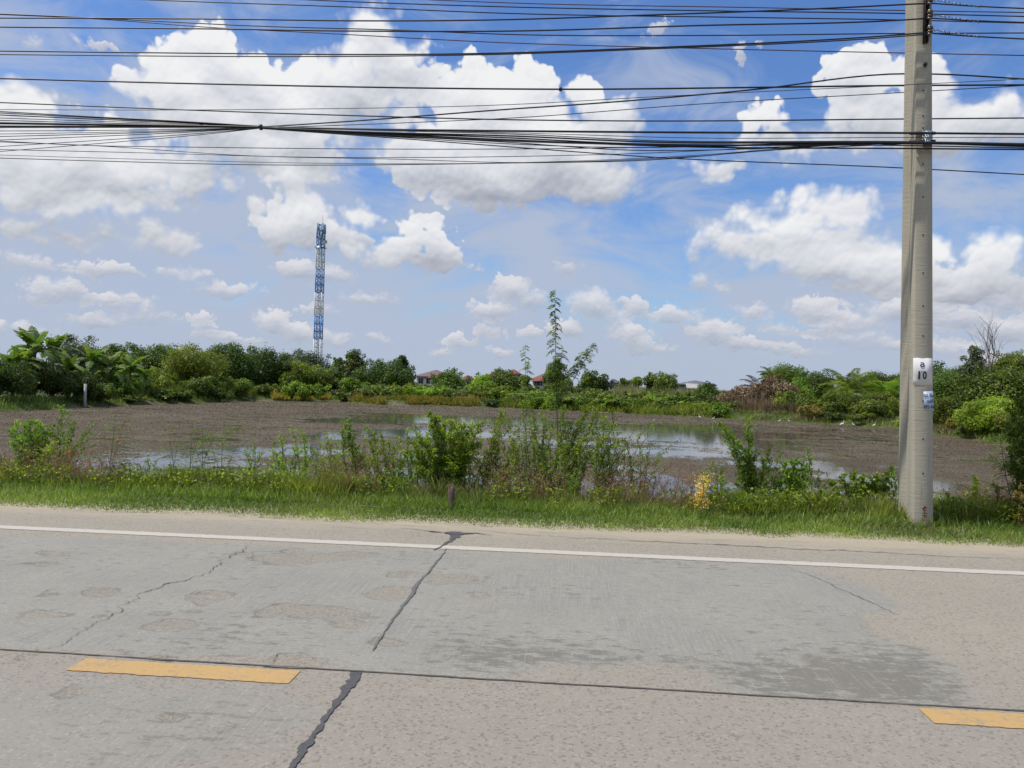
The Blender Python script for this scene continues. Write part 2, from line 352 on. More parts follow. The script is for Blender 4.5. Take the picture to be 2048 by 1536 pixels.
# ------------------------------------------------------------------ ground and pond
WZ = -1.2
SHORE = [(-400,850),(-120,832),(0,823),(100,820),(220,812),(400,806),(500,802),(600,803),(655,801),(760,810),(860,811),(1024,817),(1240,827),(1400,835),(1500,841),(1640,848),(1790,857),(1900,873),(1990,886),(2150,906),(2350,945)]
SH = [on_z(a, b, WZ)[:2] for a, b in SHORE]
POND = [(SH[0][0] - 20, 11.9)] + SH[:1] + SH[1:] + [(SH[-1][0] + 14, 11.9)]
POND = np.array([(p[0], p[1]) for p in POND])
def shore_depth(px):
    xs = [a for a, b in SHORE]; ds = [float((on_z(a, b, WZ) - CAM) @ FW) for a, b in SHORE]
    return float(np.interp(px, xs, ds))
def ground_z(x, y):
    s = -poly_sdf(x, y, POND)                                 # distance outside the water
    far = -0.62 + 0.12 * (fbm(x * 0.15, y * 0.15, 3) - 0.5) + np.clip((y - 110) / 300, 0, 1) * 0.5
    near = 0.0 + 0.05 * (fbm(x * 1.1, y * 1.1, 5) - 0.5)
    top = np.where(y < 12.3, near, far)
    slope = np.where(y < 12.3, 0.8, 0.35)
    z = np.minimum(top, WZ + 0.02 + s * slope + 0.15 * (fbm(x * 0.8, y * 0.8, 9) - 0.5))
    z = np.maximum(z, -2.0)
    z = np.where(y < 9.0, np.where(y < 8.9, -0.05, -0.02), z)
    return z
def gz(x, y): return float(ground_z(np.array([float(x)]), np.array([float(y)]))[0])

m, T, o = mat_new('soil_and_grass'); P_ = T.node('ShaderNodeTexCoord').outputs['Object']
n1 = T.noise(P_, 0.35, 6, 0.6); n2 = T.noise(P_, 6.0, 5, 0.65)
c1 = T.mix(n2, (0.035, 0.055, 0.014), (0.10, 0.13, 0.03)); c2 = T.mix(n2, (0.11, 0.085, 0.05), (0.24, 0.20, 0.13))
cc = T.mix(T.step(n1, 0.50, 0.62), c1, c2)
b = bsdf(T, cc, 0.95, 0, 0.2, bump(T, n2, 0.6, 0.05)); T.t.links.new(b.outputs[0], o.inputs[0]); M['ground'] = m
xs = np.concatenate([-np.geomspace(3000, 140, 14), np.arange(-130, 100, 1.0), np.geomspace(110, 3000, 14)])
ys = np.concatenate([[-400, -60, -12, -4.0, 8.0, 8.85, 8.88, 8.95], np.arange(9.05, 12.6, 0.13), np.arange(12.8, 125, 1.1), np.geomspace(130, 3500, 18)])
g = grid('ground', xs, ys, ground_z, M['ground']); g['kind'] = 'structure'

# open water among the floating weed: (px, py, rx, ry) seen from the road, laid on the water plane
LEADS = [(330,925,190,24),(470,905,100,12),(250,950,120,16),(150,915,50,14),(600,905,70,7),(655,872,55,8),(820,868,110,7),(960,871,70,6),(880,838,190,6),(700,842,90,4),
 (1340,880,170,14),(1330,858,200,8),(1420,892,170,12),(1330,905,120,8),(1130,886,110,7),(1060,845,110,5),(1560,931,100,6),(1690,950,60,20),(1610,985,160,12),(1900,975,150,12),(1930,1000,160,9),(1500,906,60,5),
 (850,915,35,5),(730,955,60,18),(560,945,70,8),(520,970,70,10),(560,1000,90,16),(1290,955,60,8),(1350,985,90,14),(1100,985,100,14),(1250,935,40,5),(1020,965,50,8),(890,960,60,10),(1270,1015,120,16),(760,1005,90,12),(430,880,60,4),(600,890,40,4)]
LW = []
for (px, py, rx, ry) in LEADS:
    c0 = on_z(px, py, WZ); a = on_z(px + rx, py + 0.028 * rx, WZ); b_ = on_z(px, py - ry, WZ); d_ = on_z(px, py + ry, WZ)
    LW.append((c0[0], (b_[1] + d_[1]) / 2, max(abs(a[0] - c0[0]), .3), max((b_[1] - d_[1]) / 2, .15)))
def open_water(x, y):
    n = (fbm(x * 0.22, y * 0.22, 21, 5) - 0.5) * 2; n2_ = (fbm(x * 0.9, y * 0.9, 31, 4) - 0.5) * 2
    r = np.full(x.shape, -0.72)
    for (cx_, cy_, rx, ry) in LW:
        r = np.maximum(r, 1.0 - np.sqrt(((x - cx_) / rx) ** 2 + ((y - cy_) / ry) ** 2))
    r = r + 0.7 * n + 0.40 * n2_ + 1.7 * (fbm(x * 0.12, y * 0.9, 41, 4) - 0.5)
    return r
def greyish(x, y):                      # part of the pond where weed is thin and half under water
    q = np.array([on_z(1180, 840, WZ)[:2], on_z(1500, 846, WZ)[:2], on_z(1800, 862, WZ)[:2], on_z(2040, 900, WZ)[:2], on_z(1700, 910, WZ)[:2], on_z(1350, 880, WZ)[:2], on_z(800, 850, WZ)[:2], on_z(560, 838, WZ)[:2], on_z(900, 824, WZ)[:2]])
    return np.clip(0.5 + poly_sdf(x, y, q) / 10.0, 0, 1)
m, T, o = mat_new('pond_water'); P_ = T.node('ShaderNodeTexCoord').outputs['Object']
ow = attr(T, 'open'); gy = attr(T, 'grey')
sp1 = T.noise(P_, 9.0, 5, 0.7); sp2 = T.noise(T.v('MULTIPLY', P_, (1, 0.45, 1)), 2.2, 6, 0.7); sp3 = T.noise(P_, 35.0, 3, 0.6); big = T.noise(P_, 0.35, 4, 0.6)
h = T.m('ADD', T.m('MULTIPLY', T.m('SUBTRACT', sp1, 0.5), 1.6), T.m('MULTIPLY', T.m('SUBTRACT', sp2, 0.5), 2.2))
cov = T.m('SUBTRACT', T.m('SUBTRACT', T.m('MULTIPLY', h, 1.5), T.m('ADD', T.m('MULTIPLY', ow, 1.05), 0.15)), T.m('MULTIPLY', gy, 0.34))
wm = T.step(cov, -0.12, 0.10)
wcol = T.mix(sp3, (0.032, 0.024, 0.013), (0.15, 0.112, 0.062)); wcol = T.mix(T.step(big, 0.35, 0.7), wcol, T.mix(sp1, (0.06, 0.05, 0.032), (0.20, 0.16, 0.11)))
wcol = T.mix(T.m('MULTIPLY', T.step(sp2, 0.58, 0.7), 0.45), wcol, (0.07, 0.10, 0.03))
bw = bsdf(T, wcol, 0.75, 0, 0.25, bump(T, T.m('ADD', sp3, sp1), 0.8, 0.03))
bq = bsdf(T, (0.075, 0.07, 0.055), 0.06, 0, 0.5, bump(T, T.noise(T.v('MULTIPLY', P_, (1, 0.5, 1)), 5.0, 4, 0.6), 0.08, 0.02)); bq.inputs['IOR'].default_value = 1.33
mx = T.node('ShaderNodeMixShader'); T.put(mx.inputs[0], wm); T.t.links.new(bq.outputs[0], mx.inputs[1]); T.t.links.new(bw.outputs[0], mx.inputs[2]); T.t.links.new(mx.outputs[0], o.inputs[0]); M['water'] = m
wx = np.concatenate([np.arange(-110, -30, 1.0), np.arange(-30, 36, 0.3), np.arange(36, 76, 1.0)]); wy = np.concatenate([np.arange(11.4, 45, 0.3), np.arange(45, 112, 0.8)])
w = grid('pond_water', wx, wy, lambda x, y: np.full(x.shape, WZ), M['water'], {'open': open_water, 'grey': greyish}); w['kind'] = 'structure'

def leaf_quads(P, D, S, L, Wd):
    """diamond leaves: base P, tip direction D, side direction S"""
    L = L[:, None]; Wd = Wd[:, None]
    return np.stack([P, P + D * L * 0.45 + S * Wd * 0.5, P + D * L, P + D * L * 0.45 - S * Wd * 0.5], 1)
def unit(v): return v / np.maximum(np.linalg.norm(v, axis=-1, keepdims=True), 1e-9)

# floating weed: leaves and stalks just above the water
rng = np.random.default_rng(5)
n = 480000
d = np.exp(rng.uniform(math.log(12.5), math.log(100), n)); a = rng.uniform(-0.72, 0.70, n)
P = CAM[None, :] + d[:, None] * (FW[None, :] + RT0[None, :] * a[:, None]); P[:, 2] = WZ + 0.004
ok = poly_sdf(P[:, 0], P[:, 1], POND) > 0.1; P = P[ok]; d = d[ok]
o_ = open_water(P[:, 0], P[:, 1]); g_ = greyish(P[:, 0], P[:, 1]); loc = fbm(P[:, 0] * 2.0, P[:, 1] * 1.2, 77, 3) - 0.5
ok = (-(o_) * 1.2 - g_ * 0.35 + loc * 2.2 + rng.normal(0, 0.42, len(P))) > 0.28
P = P[ok]; d = d[ok]; n = len(P)
D = unit(np.stack([rng.normal(size=n), rng.normal(size=n), np.abs(rng.normal(0.05, 0.16, n))], 1)); S = unit(np.cross(D, np.stack([rng.normal(0, .3, n), rng.normal(0, .3, n), np.ones(n)], 1)))
sz = np.clip(d * 0.00075, 0.018, 0.065) * rng.uniform(0.6, 1.6, n)
mb = MB(); big_ = fbm(P[:, 0] * 0.3, P[:, 1] * 0.3, 44, 3)
tone = np.clip(rng.normal(0.42, 0.3, n) + (big_ - 0.5) * 0.8, 0, 1)
mb.quads(leaf_quads(P, D, S, sz * 1.7, sz), tone)
M['weed'] = leafmat('floating_weed', (0.028, 0.020, 0.011), (0.120, 0.085, 0.046), (0.36, 0.28, 0.165), 0.1, 0.75, tint=(1, .8, .5))
x = mb.build('floating_weed', M['weed']); finish(x, 'brown mat of floating water weed spread over the pond', 'water weed', kind='stuff')

# ------------------------------------------------------------------ road
def W2(px, py): return on_z(px, py, 0.0)[:2]
PATCH = [W2(*p) for p in [(-60,1062),(0,1068),(500,1088),(1100,1116),(1560,1128),(1640,1140),(1720,1172),(1800,1215),(1722,1228),(1740,1265),(1850,1300),(1905,1340),(1945,1390),(1900,1417),(1500,1398),(1440,1382),(1400,1352),(1300,1330),(1180,1336),(1100,1326),(1040,1352),(800,1347),(700,1337),(560,1312),(300,1312),(100,1300),(-60,1290)]]
PATCH = [(PATCH[0][0] - 8, PATCH[0][1])] + PATCH + [(PATCH[-1][0] - 6, PATCH[-1][1])]
PATCH2 = [W2(*p) for p in [(-80,1345),(120,1352),(420,1385),(560,1392),(620,1425),(560,1480),(330,1545),(-100,1640)]]
PATCH2 = [(PATCH2[0][0] - 5, PATCH2[0][1])] + PATCH2 + [(PATCH2[-1][0] - 5, PATCH2[-1][1])]
DARKZ = [W2(*p) for p in [(900,1292),(1180,1300),(1400,1320),(1600,1310),(1850,1310),(1940,1385),(1900,1412),(1500,1396),(1420,1365),(1380,1335),(1100,1330),(880,1330)]]
SPALL = [(595,1115,85,15),(690,1112,50,8),(790,1187,52,17),(425,1194,45,14),(210,1184,33,8),(95,1188,30,8),(75,1128,40,5),(130,1110,38,5),(640,1226,72,11),(560,1222,30,9),(590,1320,52,13),(470,1320,70,8),(890,1156,62,9),(810,1150,28,6),(800,1338,36,6),(340,1246,62,10),(880,1197,17,6),(968,1193,25,6),(762,1282,34,9),(110,1228,50,6),(135,1386,20,7),(470,1108,28,5),(320,1228,28,5),(380,1225,20,4),(300,1312,90,7),(165,1320,60,6),(325,1430,18,6),(940,1132,20,4),(700,1250,20,6)]
SW = []
for (px, py, rx, ry) in SPALL:
    c0 = W2(px, py); SW.append((c0[0], c0[1], abs(W2(px + rx, py)[0] - c0[0]), abs(W2(px, py - ry)[1] - W2(px, py + ry)[1]) / 2))
def f_patch(x, y):
    n_ = (fbm(x * 1.3, y * 1.3, 51, 5) - 0.5)
    return np.clip(poly_sdf(x, y, PATCH) + n_ * 0.28, -0.5, 0.5)
def f_patch2(x, y): return np.clip(poly_sdf(x, y, PATCH2) + (fbm(x * 1.5, y * 1.5, 61, 4) - 0.5) * 0.5, -0.5, 0.5)
def f_dark(x, y): return np.clip(0.5 + poly_sdf(x, y, DARKZ) * 1.6, 0, 1)
def f_spall(x, y):
    r = np.full(x.shape, -0.5)
    for (cx_, cy_, rx, ry) in SW:
        r = np.maximum(r, (1.0 - np.sqrt(((x - cx_) / rx) ** 2 + ((y - cy_) / ry) ** 2)) * min(rx, ry))
    return np.clip(r + (fbm(x * 4, y * 6, 71, 4) - 0.5) * 0.30, -0.5, 0.5)
YEDGE = float(W2(1024, 1101)[1]); YJOIN = float(W2(1024, 1362)[1])
def road_z(x, y): return -0.004 * np.clip(f_spall(x, y) * 40, 0, 1) * (np.abs(x) < 10) + 0.0 * x
m, T, o = mat_new('worn_concrete'); P_ = T.node('ShaderNodeTexCoord').outputs['Object']
ap = attr(T, 'patch'); ap2 = attr(T, 'patch2'); ad = attr(T, 'dark'); asp = attr(T, 'spall')
px_, py_, pz_ = T.sep(P_)
fine = T.noise(P_, 160.0, 4, 0.7); med = T.noise(P_, 14.0, 6, 0.7); bigr = T.noise(P_, 0.9, 5, 0.6); grit = T.voro(P_, 75.0, out='Color'); gritv = T.sep(grit)[0]
streak = T.noise(T.v('MULTIPLY', P_, (0.7, 4.0, 1)), 2.2, 6, 0.65)
base = T.mix(bigr, (0.262, 0.234, 0.180), (0.348, 0.314, 0.245))
base = T.mix(T.m('MULTIPLY', T.step(py_, 5.2, 3.4), 0.6), base, (0.264, 0.236, 0.202))
base = T.mix(T.step(gritv, 0.72, 0.98, 0, 0.5), base, (0.38, 0.34, 0.29))
base = T.mix(T.step(gritv, 0.20, 0.04, 0, 0.65), base, (0.12, 0.11, 0.11))
base = T.mix(T.step(fine, 0.35, 0.7, 0, 0.30), base, (0.16, 0.145, 0.13))
base = T.mix(T.m('MULTIPLY', T.step(med, 0.56, 0.72), 0.25), base, (0.17, 0.165, 0.17))
# smooth grey cement skin
grey = T.mix(T.noise(P_, 1.6, 5, 0.6), (0.232, 0.226, 0.193), (0.312, 0.302, 0.260)); grey = T.mix(T.step(fine, 0.35, 0.75, 0, 0.30), grey, (0.17, 0.165, 0.145)); grey = T.mix(T.step(gritv, 0.16, 0.03, 0, 0.35), grey, (0.14, 0.135, 0.12)); grey = T.mix(T.step(gritv, 0.85, 0.98, 0, 0.3), grey, (0.44, 0.42, 0.37))
groove = T.noise(T.v('MULTIPLY', P_, (70.0, 2.2, 1)), 1.0, 3, 0.6)
gzone = T.step(T.noise(P_, 1.15, 3, 0.6), 0.42, 0.60)
grey = T.mix(T.m('MULTIPLY', T.m('MULTIPLY', T.step(groove, 0.42, 0.66), gzone), 0.75), grey, (0.20, 0.195, 0.18))
grey = T.mix(T.m('MULTIPLY', T.step(groove, 0.40, 0.28), 0.20), grey, (0.40, 0.385, 0.34))
mott = T.noise(T.v('MULTIPLY', P_, (1.0, 2.4, 1)), 7.0, 8, 0.74)
mz = T.m('ADD', mott, T.m('ADD', T.m('MULTIPLY', T.m('SUBTRACT', T.noise(P_, 0.8, 3, 0.5), 0.5), 0.35), T.m('MULTIPLY', ad, 0.17)))
grey = T.mix(T.m('MULTIPLY', T.step(mz, 0.545, 0.66), 0.70), grey, (0.115, 0.108, 0.09))
grey = T.mix(T.m('MULTIPLY', T.step(groove, 0.44, 0.30), T.m('MULTIPLY', ad, 0.35)), grey, (0.33, 0.32, 0.28))
pn = T.m('ADD', ap, T.m('MULTIPLY', T.m('SUBTRACT', T.noise(T.v('MULTIPLY', P_, (1, 2, 1)), 9.0, 9, 0.82), 0.5), 0.55)); pmask = T.m('MULTIPLY', T.step(pn, -0.05, 0.07), T.step(T.noise(P_, 9.0, 5, 0.7), 0.30, 0.42, 0.55, 1.0))
p2 = T.m('ADD', ap2, T.m('MULTIPLY', T.m('SUBTRACT', T.noise(P_, 5.0, 6, 0.7), 0.5), 0.45)); p2mask = T.step(p2, -0.10, 0.25, 0, 0.8)
cc = T.mix(T.m('MAXIMUM', pmask, p2mask), base, grey)
sn = T.m('ADD', asp, T.m('MULTIPLY', T.m('SUBTRACT', T.noise(P_, 14.0, 6, 0.75), 0.5), 0.16)); smask = T.step(sn, -0.01, 0.03, 0, 0.5)
spc = T.mix(gritv, (0.14, 0.12, 0.09), (0.32, 0.28, 0.215)); spc = T.mix(T.step(fine, 0.35, 0.75, 0, 0.5), spc, (0.23, 0.195, 0.145))
cc = T.mix(smask, cc, spc)
ring = T.m('MULTIPLY', T.step(sn, -0.012, 0.0), T.step(sn, 0.014, 0.004)); ring = T.m('MULTIPLY', ring, T.step(T.noise(P_, 3.0, 3), 0.42, 0.55))
cc = T.mix(T.m('MULTIPLY', ring, 0.5), cc, (0.11, 0.10, 0.08))  # dark spall rim: broken edge and the shade of its step, painted in
# sandy dirt along the far edge
dn = T.m('ADD', T.m('ADD', py_, T.m('MULTIPLY', T.m('SUBTRACT', T.noise(T.v('MULTIPLY', P_, (0.5, 2, 1)), 2.0, 6, 0.7), 0.5), 0.9)), 0.0)
sand = T.mix(med, (0.34, 0.285, 0.195), (0.45, 0.385, 0.275))
cc = T.mix(T.step(dn, YEDGE + 0.45, YEDGE + 1.30, 0.08, 0.92), cc, sand)
cc = T.mix(T.m('MULTIPLY', T.m('MULTIPLY', T.step(streak, 0.57, 0.64), T.step(py_, YEDGE + 0.3, YEDGE + 0.6)), 0.35), cc, (0.17, 0.155, 0.13))
hgt = T.m('ADD', T.m('MULTIPLY', fine, 0.35), T.m('ADD', T.m('MULTIPLY', gritv, T.m('SUBTRACT', 0.35, T.m('MULTIPLY', pmask, 0.28))), T.m('MULTIPLY', smask, -3.0)))
hgt = T.m('ADD', hgt, T.m('MULTIPLY', T.m('MULTIPLY', groove, gzone), 0.5))
b = bsdf(T, cc, 0.88, 0, 0.3, bump(T, hgt, 0.6, 0.004)); T.t.links.new(b.outputs[0], o.inputs[0]); M['road'] = m
xs = np.concatenate([[-250, -60, -20, -12], np.arange(-9.6, 10.4, 0.035), [12, 20, 60, 250]]); ys = np.concatenate([[-3.6, -1.0, 1.2], np.arange(2.0, 8.92, 0.03)])
road = grid('road', xs, ys, road_z, M['road'], {'patch': f_patch, 'patch2': f_patch2, 'dark': f_dark, 'spall': f_spall}); road['kind'] = 'structure'

def paint(name, col, worn):
    m, T, o = mat_new(name); P_ = T.node('ShaderNodeTexCoord').outputs['Object']
    f_ = T.noise(P_, 60.0, 5, 0.75); g2 = T.noise(P_, 5.0, 4, 0.6)
    c_ = T.mix(f_, [a * 0.82 for a in col], [min(1, a * 1.08) for a in col]); c_ = T.mix(T.step(T.m('ADD', T.noise(P_, 28.0, 8, 0.8), T.m('MULTIPLY', g2, 0.35)), 0.80 - worn, 0.90 - worn, 0, 0.7), c_, (0.27, 0.235, 0.18))
    b = bsdf(T, c_, 0.7, 0, 0.3, bump(T, f_, 0.3, 0.003)); T.t.links.new(b.outputs[0], o.inputs[0]); return m
M['white_paint'] = paint('white_road_paint', (0.50, 0.46, 0.39), 0.03); M['yellow_paint'] = paint('yellow_road_paint', (0.50, 0.32, 0.125), 0.10)
rr = random.Random(4)
def strip(name, x0, x1, y0, y1, mat, z=0.004, skew=0.0, step=0.03, jit=0.006):
    n_ = max(2, int((x1 - x0) / step)); X = np.linspace(x0, x1, n_); V = []
    for i, xx in enumerate(X): V += [(xx + skew * 0, y0 + rr.uniform(-jit, jit), z), (xx + skew, y1 + rr.uniform(-jit, jit), z)]
    me = np_mesh(name, V, [k for i in range(n_ - 1) for k in (2 * i, 2 * i + 2, 2 * i + 3, 2 * i + 1)], [4] * (n_ - 1), mat)
    ob = link(name, me, road); return ob
strip('edge_line', -40, 40, YEDGE - 0.075, YEDGE + 0.075, M['white_paint'])
c_tl, c_tr, c_br, c_bl = W2(165, 1319), W2(598, 1341), W2(582, 1368), W2(133, 1343)
yt = (c_tl[1] + c_tr[1]) / 2; yb = (c_br[1] + c_bl[1]) / 2; dl = (c_tr[0] + c_br[0]) / 2 - (c_tl[0] + c_bl[0]) / 2; x0 = (c_tl[0] + c_bl[0]) / 2; x1 = float((W2(1845, 1424)[0] + W2(1875, 1455)[0]) / 2); per = x1 - x0
for k in range(-2, 4):
    strip('centre_line_dash', x0 + k * per, x0 + k * per + dl, yb, yt, M['yellow_paint'], step=0.025, jit=0.006)
# joints, cracks, tar seals and spall-lip shade: thin irregular ribbons lying on the slab
M['tar'] = simple('tar_sealant', (0.088, 0.085, 0.084), 0.8, var=0.3, scale=30, bmp=0.4)
M['crack'] = simple('crack_dirt_and_lip_shade', (0.12, 0.105, 0.082), 0.95, var=0.4, scale=40)
M['tar_old'] = simple('faded_sealant', (0.145, 0.14, 0.13), 0.85, var=0.3, scale=30, bmp=0.3)
def ribbon(name, pts, wd_, mat, z=0.005, jit=0.5, step=0.014, wob=0.004, seed=1):
    q = random.Random(seed); pts = [np.asarray(p, float) for p in pts]; wd_ = [wd_] * len(pts) if isinstance(wd_, (int, float)) else wd_
    C = []; Wd = []
    for i in range(len(pts) - 1):
        L_ = max(1, int(np.linalg.norm(pts[i + 1] - pts[i]) / step))
        for k in range(L_): t = k / L_; C.append(pts[i] * (1 - t) + pts[i + 1] * t); Wd.append(wd_[i] * (1 - t) + wd_[i + 1] * t)
    C.append(pts[-1]); Wd.append(wd_[-1]); C = np.array(C); off = 0.0; V = []; ja = jb = 0.0
    tg = np.gradient(C, axis=0); tg = unit(tg); nr = np.stack([-tg[:, 1], tg[:, 0]], 1)
    for i in range(len(C)):
        off += q.uniform(-1, 1) * wob - off * 0.12
        ja = ja * 0.72 + q.uniform(-jit, jit) * 0.6; jb = jb * 0.72 + q.uniform(-jit, jit) * 0.6; a_ = Wd[i] * 0.4 * max(0.1, 1 + ja); b_ = Wd[i] * 0.4 * max(0.1, 1 + jb); c_ = C[i] + nr[i] * off
        V += [(*(c_ - nr[i] * a_), z), (*(c_ + nr[i] * b_), z)]
    me = np_mesh(name, V, [k for i in range(len(C) - 1) for k in (2 * i, 2 * i + 2, 2 * i + 3, 2 * i + 1)], [4] * (len(C) - 1), mat)
    return link(name, me, road)
ribbon('centre_joint', [(-30, YJOIN + 0.01), (-3.2, YJOIN + 0.01), (0, YJOIN - 0.004), (3.0, YJOIN + 0.0), (30, YJOIN)], 0.017, M['crack'], jit=0.45, step=0.03, wob=0.0012)
ribbon('tar_seal', [W2(*p) for p in [(915,1064),(908,1075),(893,1086),(880,1096),(868,1101)]], [0.17, 0.08, 0.05, 0.035, 0.015], M['tar'], jit=0.8, seed=3)
ribbon('tar_seal', [W2(*p) for p in [(800,1057),(850,1062),(905,1068),(950,1067),(985,1071)]], [0.008, 0.02, 0.10, 0.03, 0.006], M['tar'], z=0.008, jit=0.8, seed=4)
ribbon('tar_seal', [W2(*p) for p in [(892,1098),(886,1110),(870,1128),(845,1158),(828,1180),(800,1222),(770,1266),(745,1302)]], [0.008, 0.016, 0.02, 0.018, 0.045, 0.024, 0.014, 0.016], M['tar_old'], z=0.006, seed=5)
ribbon('tar_seal', [W2(*p) for p in [(712,1346),(702,1362),(680,1395),(655,1430),(632,1465),(612,1490),(592,1525),(575,1560),(520,1700)]], [0.075, 0.07, 0.045, 0.032, 0.038, 0.042, 0.034, 0.042, 0.04], M['tar'], z=0.006, jit=0.7, seed=6)
ribbon('crack', [W2(*p) for p in [(512,1088),(480,1104),(430,1132),(380,1155),(330,1172),(280,1195),(230,1225),(170,1260),(110,1290),(60,1303)]], [0.003, 0.012, 0.009, 0.008, 0.012, 0.007, 0.008, 0.005, 0.005, 0.003], M['crack'], jit=0.8, wob=0.02, seed=7)
for k, (pts_, w_) in enumerate([([(0,1016),(150,1022),(400,1030),(700,1046),(880,1056)], 0.014), ([(1100,1074),(1400,1088),(1700,1103),(2048,1120)], 0.03), ([(880,1049),(1024,1068),(1300,1084)], 0.012),
      ([(1560,1128),(1640,1160),(1760,1215),(1800,1232)], 0.014), ([(1000,1125),(1010,1117)], 0.01), ([(500,1122),(503,1104),(560,1103),(590,1112)], 0.012), ([(690,1112),(630,1103)], 0.008), ([(370,1190),(400,1184),(430,1188)], 0.012), ([(70,1194),(90,1180),(130,1177)], 0.010), ([(180,1190),(215,1177),(248,1180)], 0.010), ([(10,1134),(50,1127),(92,1124)], 0.012), ([(100,1113),(130,1106),(160,1106)], 0.010), ([(795,1152),(815,1145),(850,1150)], 0.01), ([(545,1325),(560,1310),(610,1306),(640,1318)], 0.010), ([(400,1316),(450,1312),(505,1313)], 0.010), ([(915,1134),(935,1129),(950,1131)], 0.008)]):
    ribbon('crack', [W2(*p) for p in pts_], [w_ * 0.15] + [w_ * 0.6] * (len(pts_) - 2) + [w_ * 0.15], M['crack'], jit=0.9, wob=0.012, seed=20 + k, z=0.0055)  # ribbons along spall lips draw the edge crack together with its shadow

# ------------------------------------------------------------------ utility pole
CX, CY = [float(v) for v in on_z(1828, 1056, 0.0)[:2]]
def yfor(px, py, xw): r = ray(px, py); return xw / r[0] * r[1]
tb = on_y(1832, 0, CY); bz0 = 0.0
w0 = float(on_y(1867, 1056, CY)[0] - CX); w1 = float(on_y(1864, 0, CY)[0] - tb[0])
d0 = yfor(1796, 1000, CX) - CY; d1 = yfor(1811, 0, tb[0]) - CY
ZT = float(tb[2])
def pole_ring(z):
    t = z / ZT; x = CX + (tb[0] - CX) * t; w_ = w0 + (w1 - w0) * t; d_ = d0 + (d1 - d0) * t
    prof = [(0.03, 0), (0.97, 0), (1, 0.02), (1, 0.36), (0.74, 0.46), (0.74, 0.80), (1, 0.87), (1, 0.98), (0.97, 1), (0.03, 1), (0, 0.98), (0, 0.87), (0.26, 0.80), (0.26, 0.46), (0, 0.36), (0, 0.02)]
    return [(x + w_ * a, CY + d_ * b, z) for a, b in prof]
pole = empty('utility_pole', (CX, CY, 0), 'tall grey concrete utility pole carrying all the overhead cables at the road edge', 'utility pole')
m, T, o = mat_new('pole_concrete'); P_ = T.node('ShaderNodeTexCoord').outputs['Object']
f1 = T.noise(T.v('MULTIPLY', P_, (3, 3, 30)), 1.0, 6, 0.65, dist=1.5); f2 = T.noise(P_, 1.2, 5, 0.6); f3 = T.noise(P_, 70, 4, 0.7); f4 = T.noise(T.v('MULTIPLY', P_, (22, 22, 0.7)), 1.0, 4, 0.6)
pit = T.voro(P_, 55.0)
cc = T.mix(f2, (0.34, 0.31, 0.24), (0.47, 0.435, 0.345)); cc = T.mix(T.step(f1, 0.5, 0.75, 0, 0.25), cc, (0.20, 0.18, 0.13)); cc = T.mix(T.step(f4, 0.62, 0.76, 0, 0.4), cc, (0.17, 0.155, 0.12))
cc = T.mix(T.step(pit, 0.16, 0.08, 0, 0.35), cc, (0.12, 0.11, 0.08)); cc = T.mix(T.step(f3, 0.6, 0.8, 0, 0.25), cc, (0.5, 0.47, 0.39))
b = bsdf(T, cc, 0.9, 0, 0.25, bump(T, T.m('ADD', T.m('MULTIPLY', f1, 1.5), T.m('MULTIPLY', T.step(pit, 0.0, 0.18), 0.5)), 0.55, 0.008)); T.t.links.new(b.outputs[0], o.inputs[0]); M['pole'] = m
mb = MB(); rings = [pole_ring(z) for z in np.linspace(-0.4, 10.0, 22)]; V = np.array(rings).reshape(-1, 3) - np.array([CX, CY, 0]); k = 16
mb.add(V, [(i * k + j, i * k + (j + 1) % k, (i + 1) * k + (j + 1) % k, (i + 1) * k + j) for i in range(21) for j in range(k)] + [tuple(21 * k + j for j in range(k))])
mb.build('shaft', M['pole'], pole)
M['hole'] = simple('dark_hole', (0.02, 0.018, 0.015), 0.95); M['rust'] = simple('rusty_steel', (0.055, 0.04, 0.035), 0.6, 0.4, var=0.4, scale=30)
M['galv'] = simple('galvanised_steel', (0.32, 0.33, 0.34), 0.4, 0.8, var=0.2, scale=30); M['brown_glaze'] = simple('brown_glazed_ceramic', (0.09, 0.05, 0.035), 0.2, var=0.2)
M['foil'] = simple('crumpled_foil', (0.62, 0.68, 0.72), 0.28, 0.85, var=0.2, scale=60, bmp=1.0)
def front(px, py, out=0.0):              # point on the road face of the pole, in the pole's own frame
    p = on_y(px, py, CY - out); return (float(p[0] - CX), float(-out), float(p[2]))
for py in (181, 232, 256, 328, 394, 470, 546, 612, 672, 802, 878, 947, 1017):
    a_ = front(1846 - (py < 200) * 0, py); hb = MB(); s_ = np.linspace(0, 2 * math.pi, 11)[:-1]
    hb.add([(a_[0] + 0.009 * math.cos(t), -0.003, a_[2] + 0.009 * math.sin(t)) for t in s_] + [(a_[0] + 0.009 * math.cos(t), 0.01, a_[2] + 0.009 * math.sin(t)) for t in s_], [tuple(range(10))[::-1]] + [(i, (i + 1) % 10, (i + 1) % 10 + 10, i + 10) for i in range(10)])
    hb.build('bolt_hole', M['hole'], pole)
ra = front(1850, -60, 0.0); rb_ = front(1849, 88, 0.0)
rack = MB(); zc = (ra[2] + rb_[2]) / 2; hz = ra[2] - rb_[2]
rack.box((rb_[0], -0.012, zc), (0.05, 0.02, hz)); rack.box((rb_[0] - 0.022, -0.03, zc), (0.006, 0.04, hz)); rack.box((rb_[0] + 0.022, -0.03, zc), (0.006, 0.04, hz))
rk = rack.build('cable_rack', M['rust'], pole)
INS = []
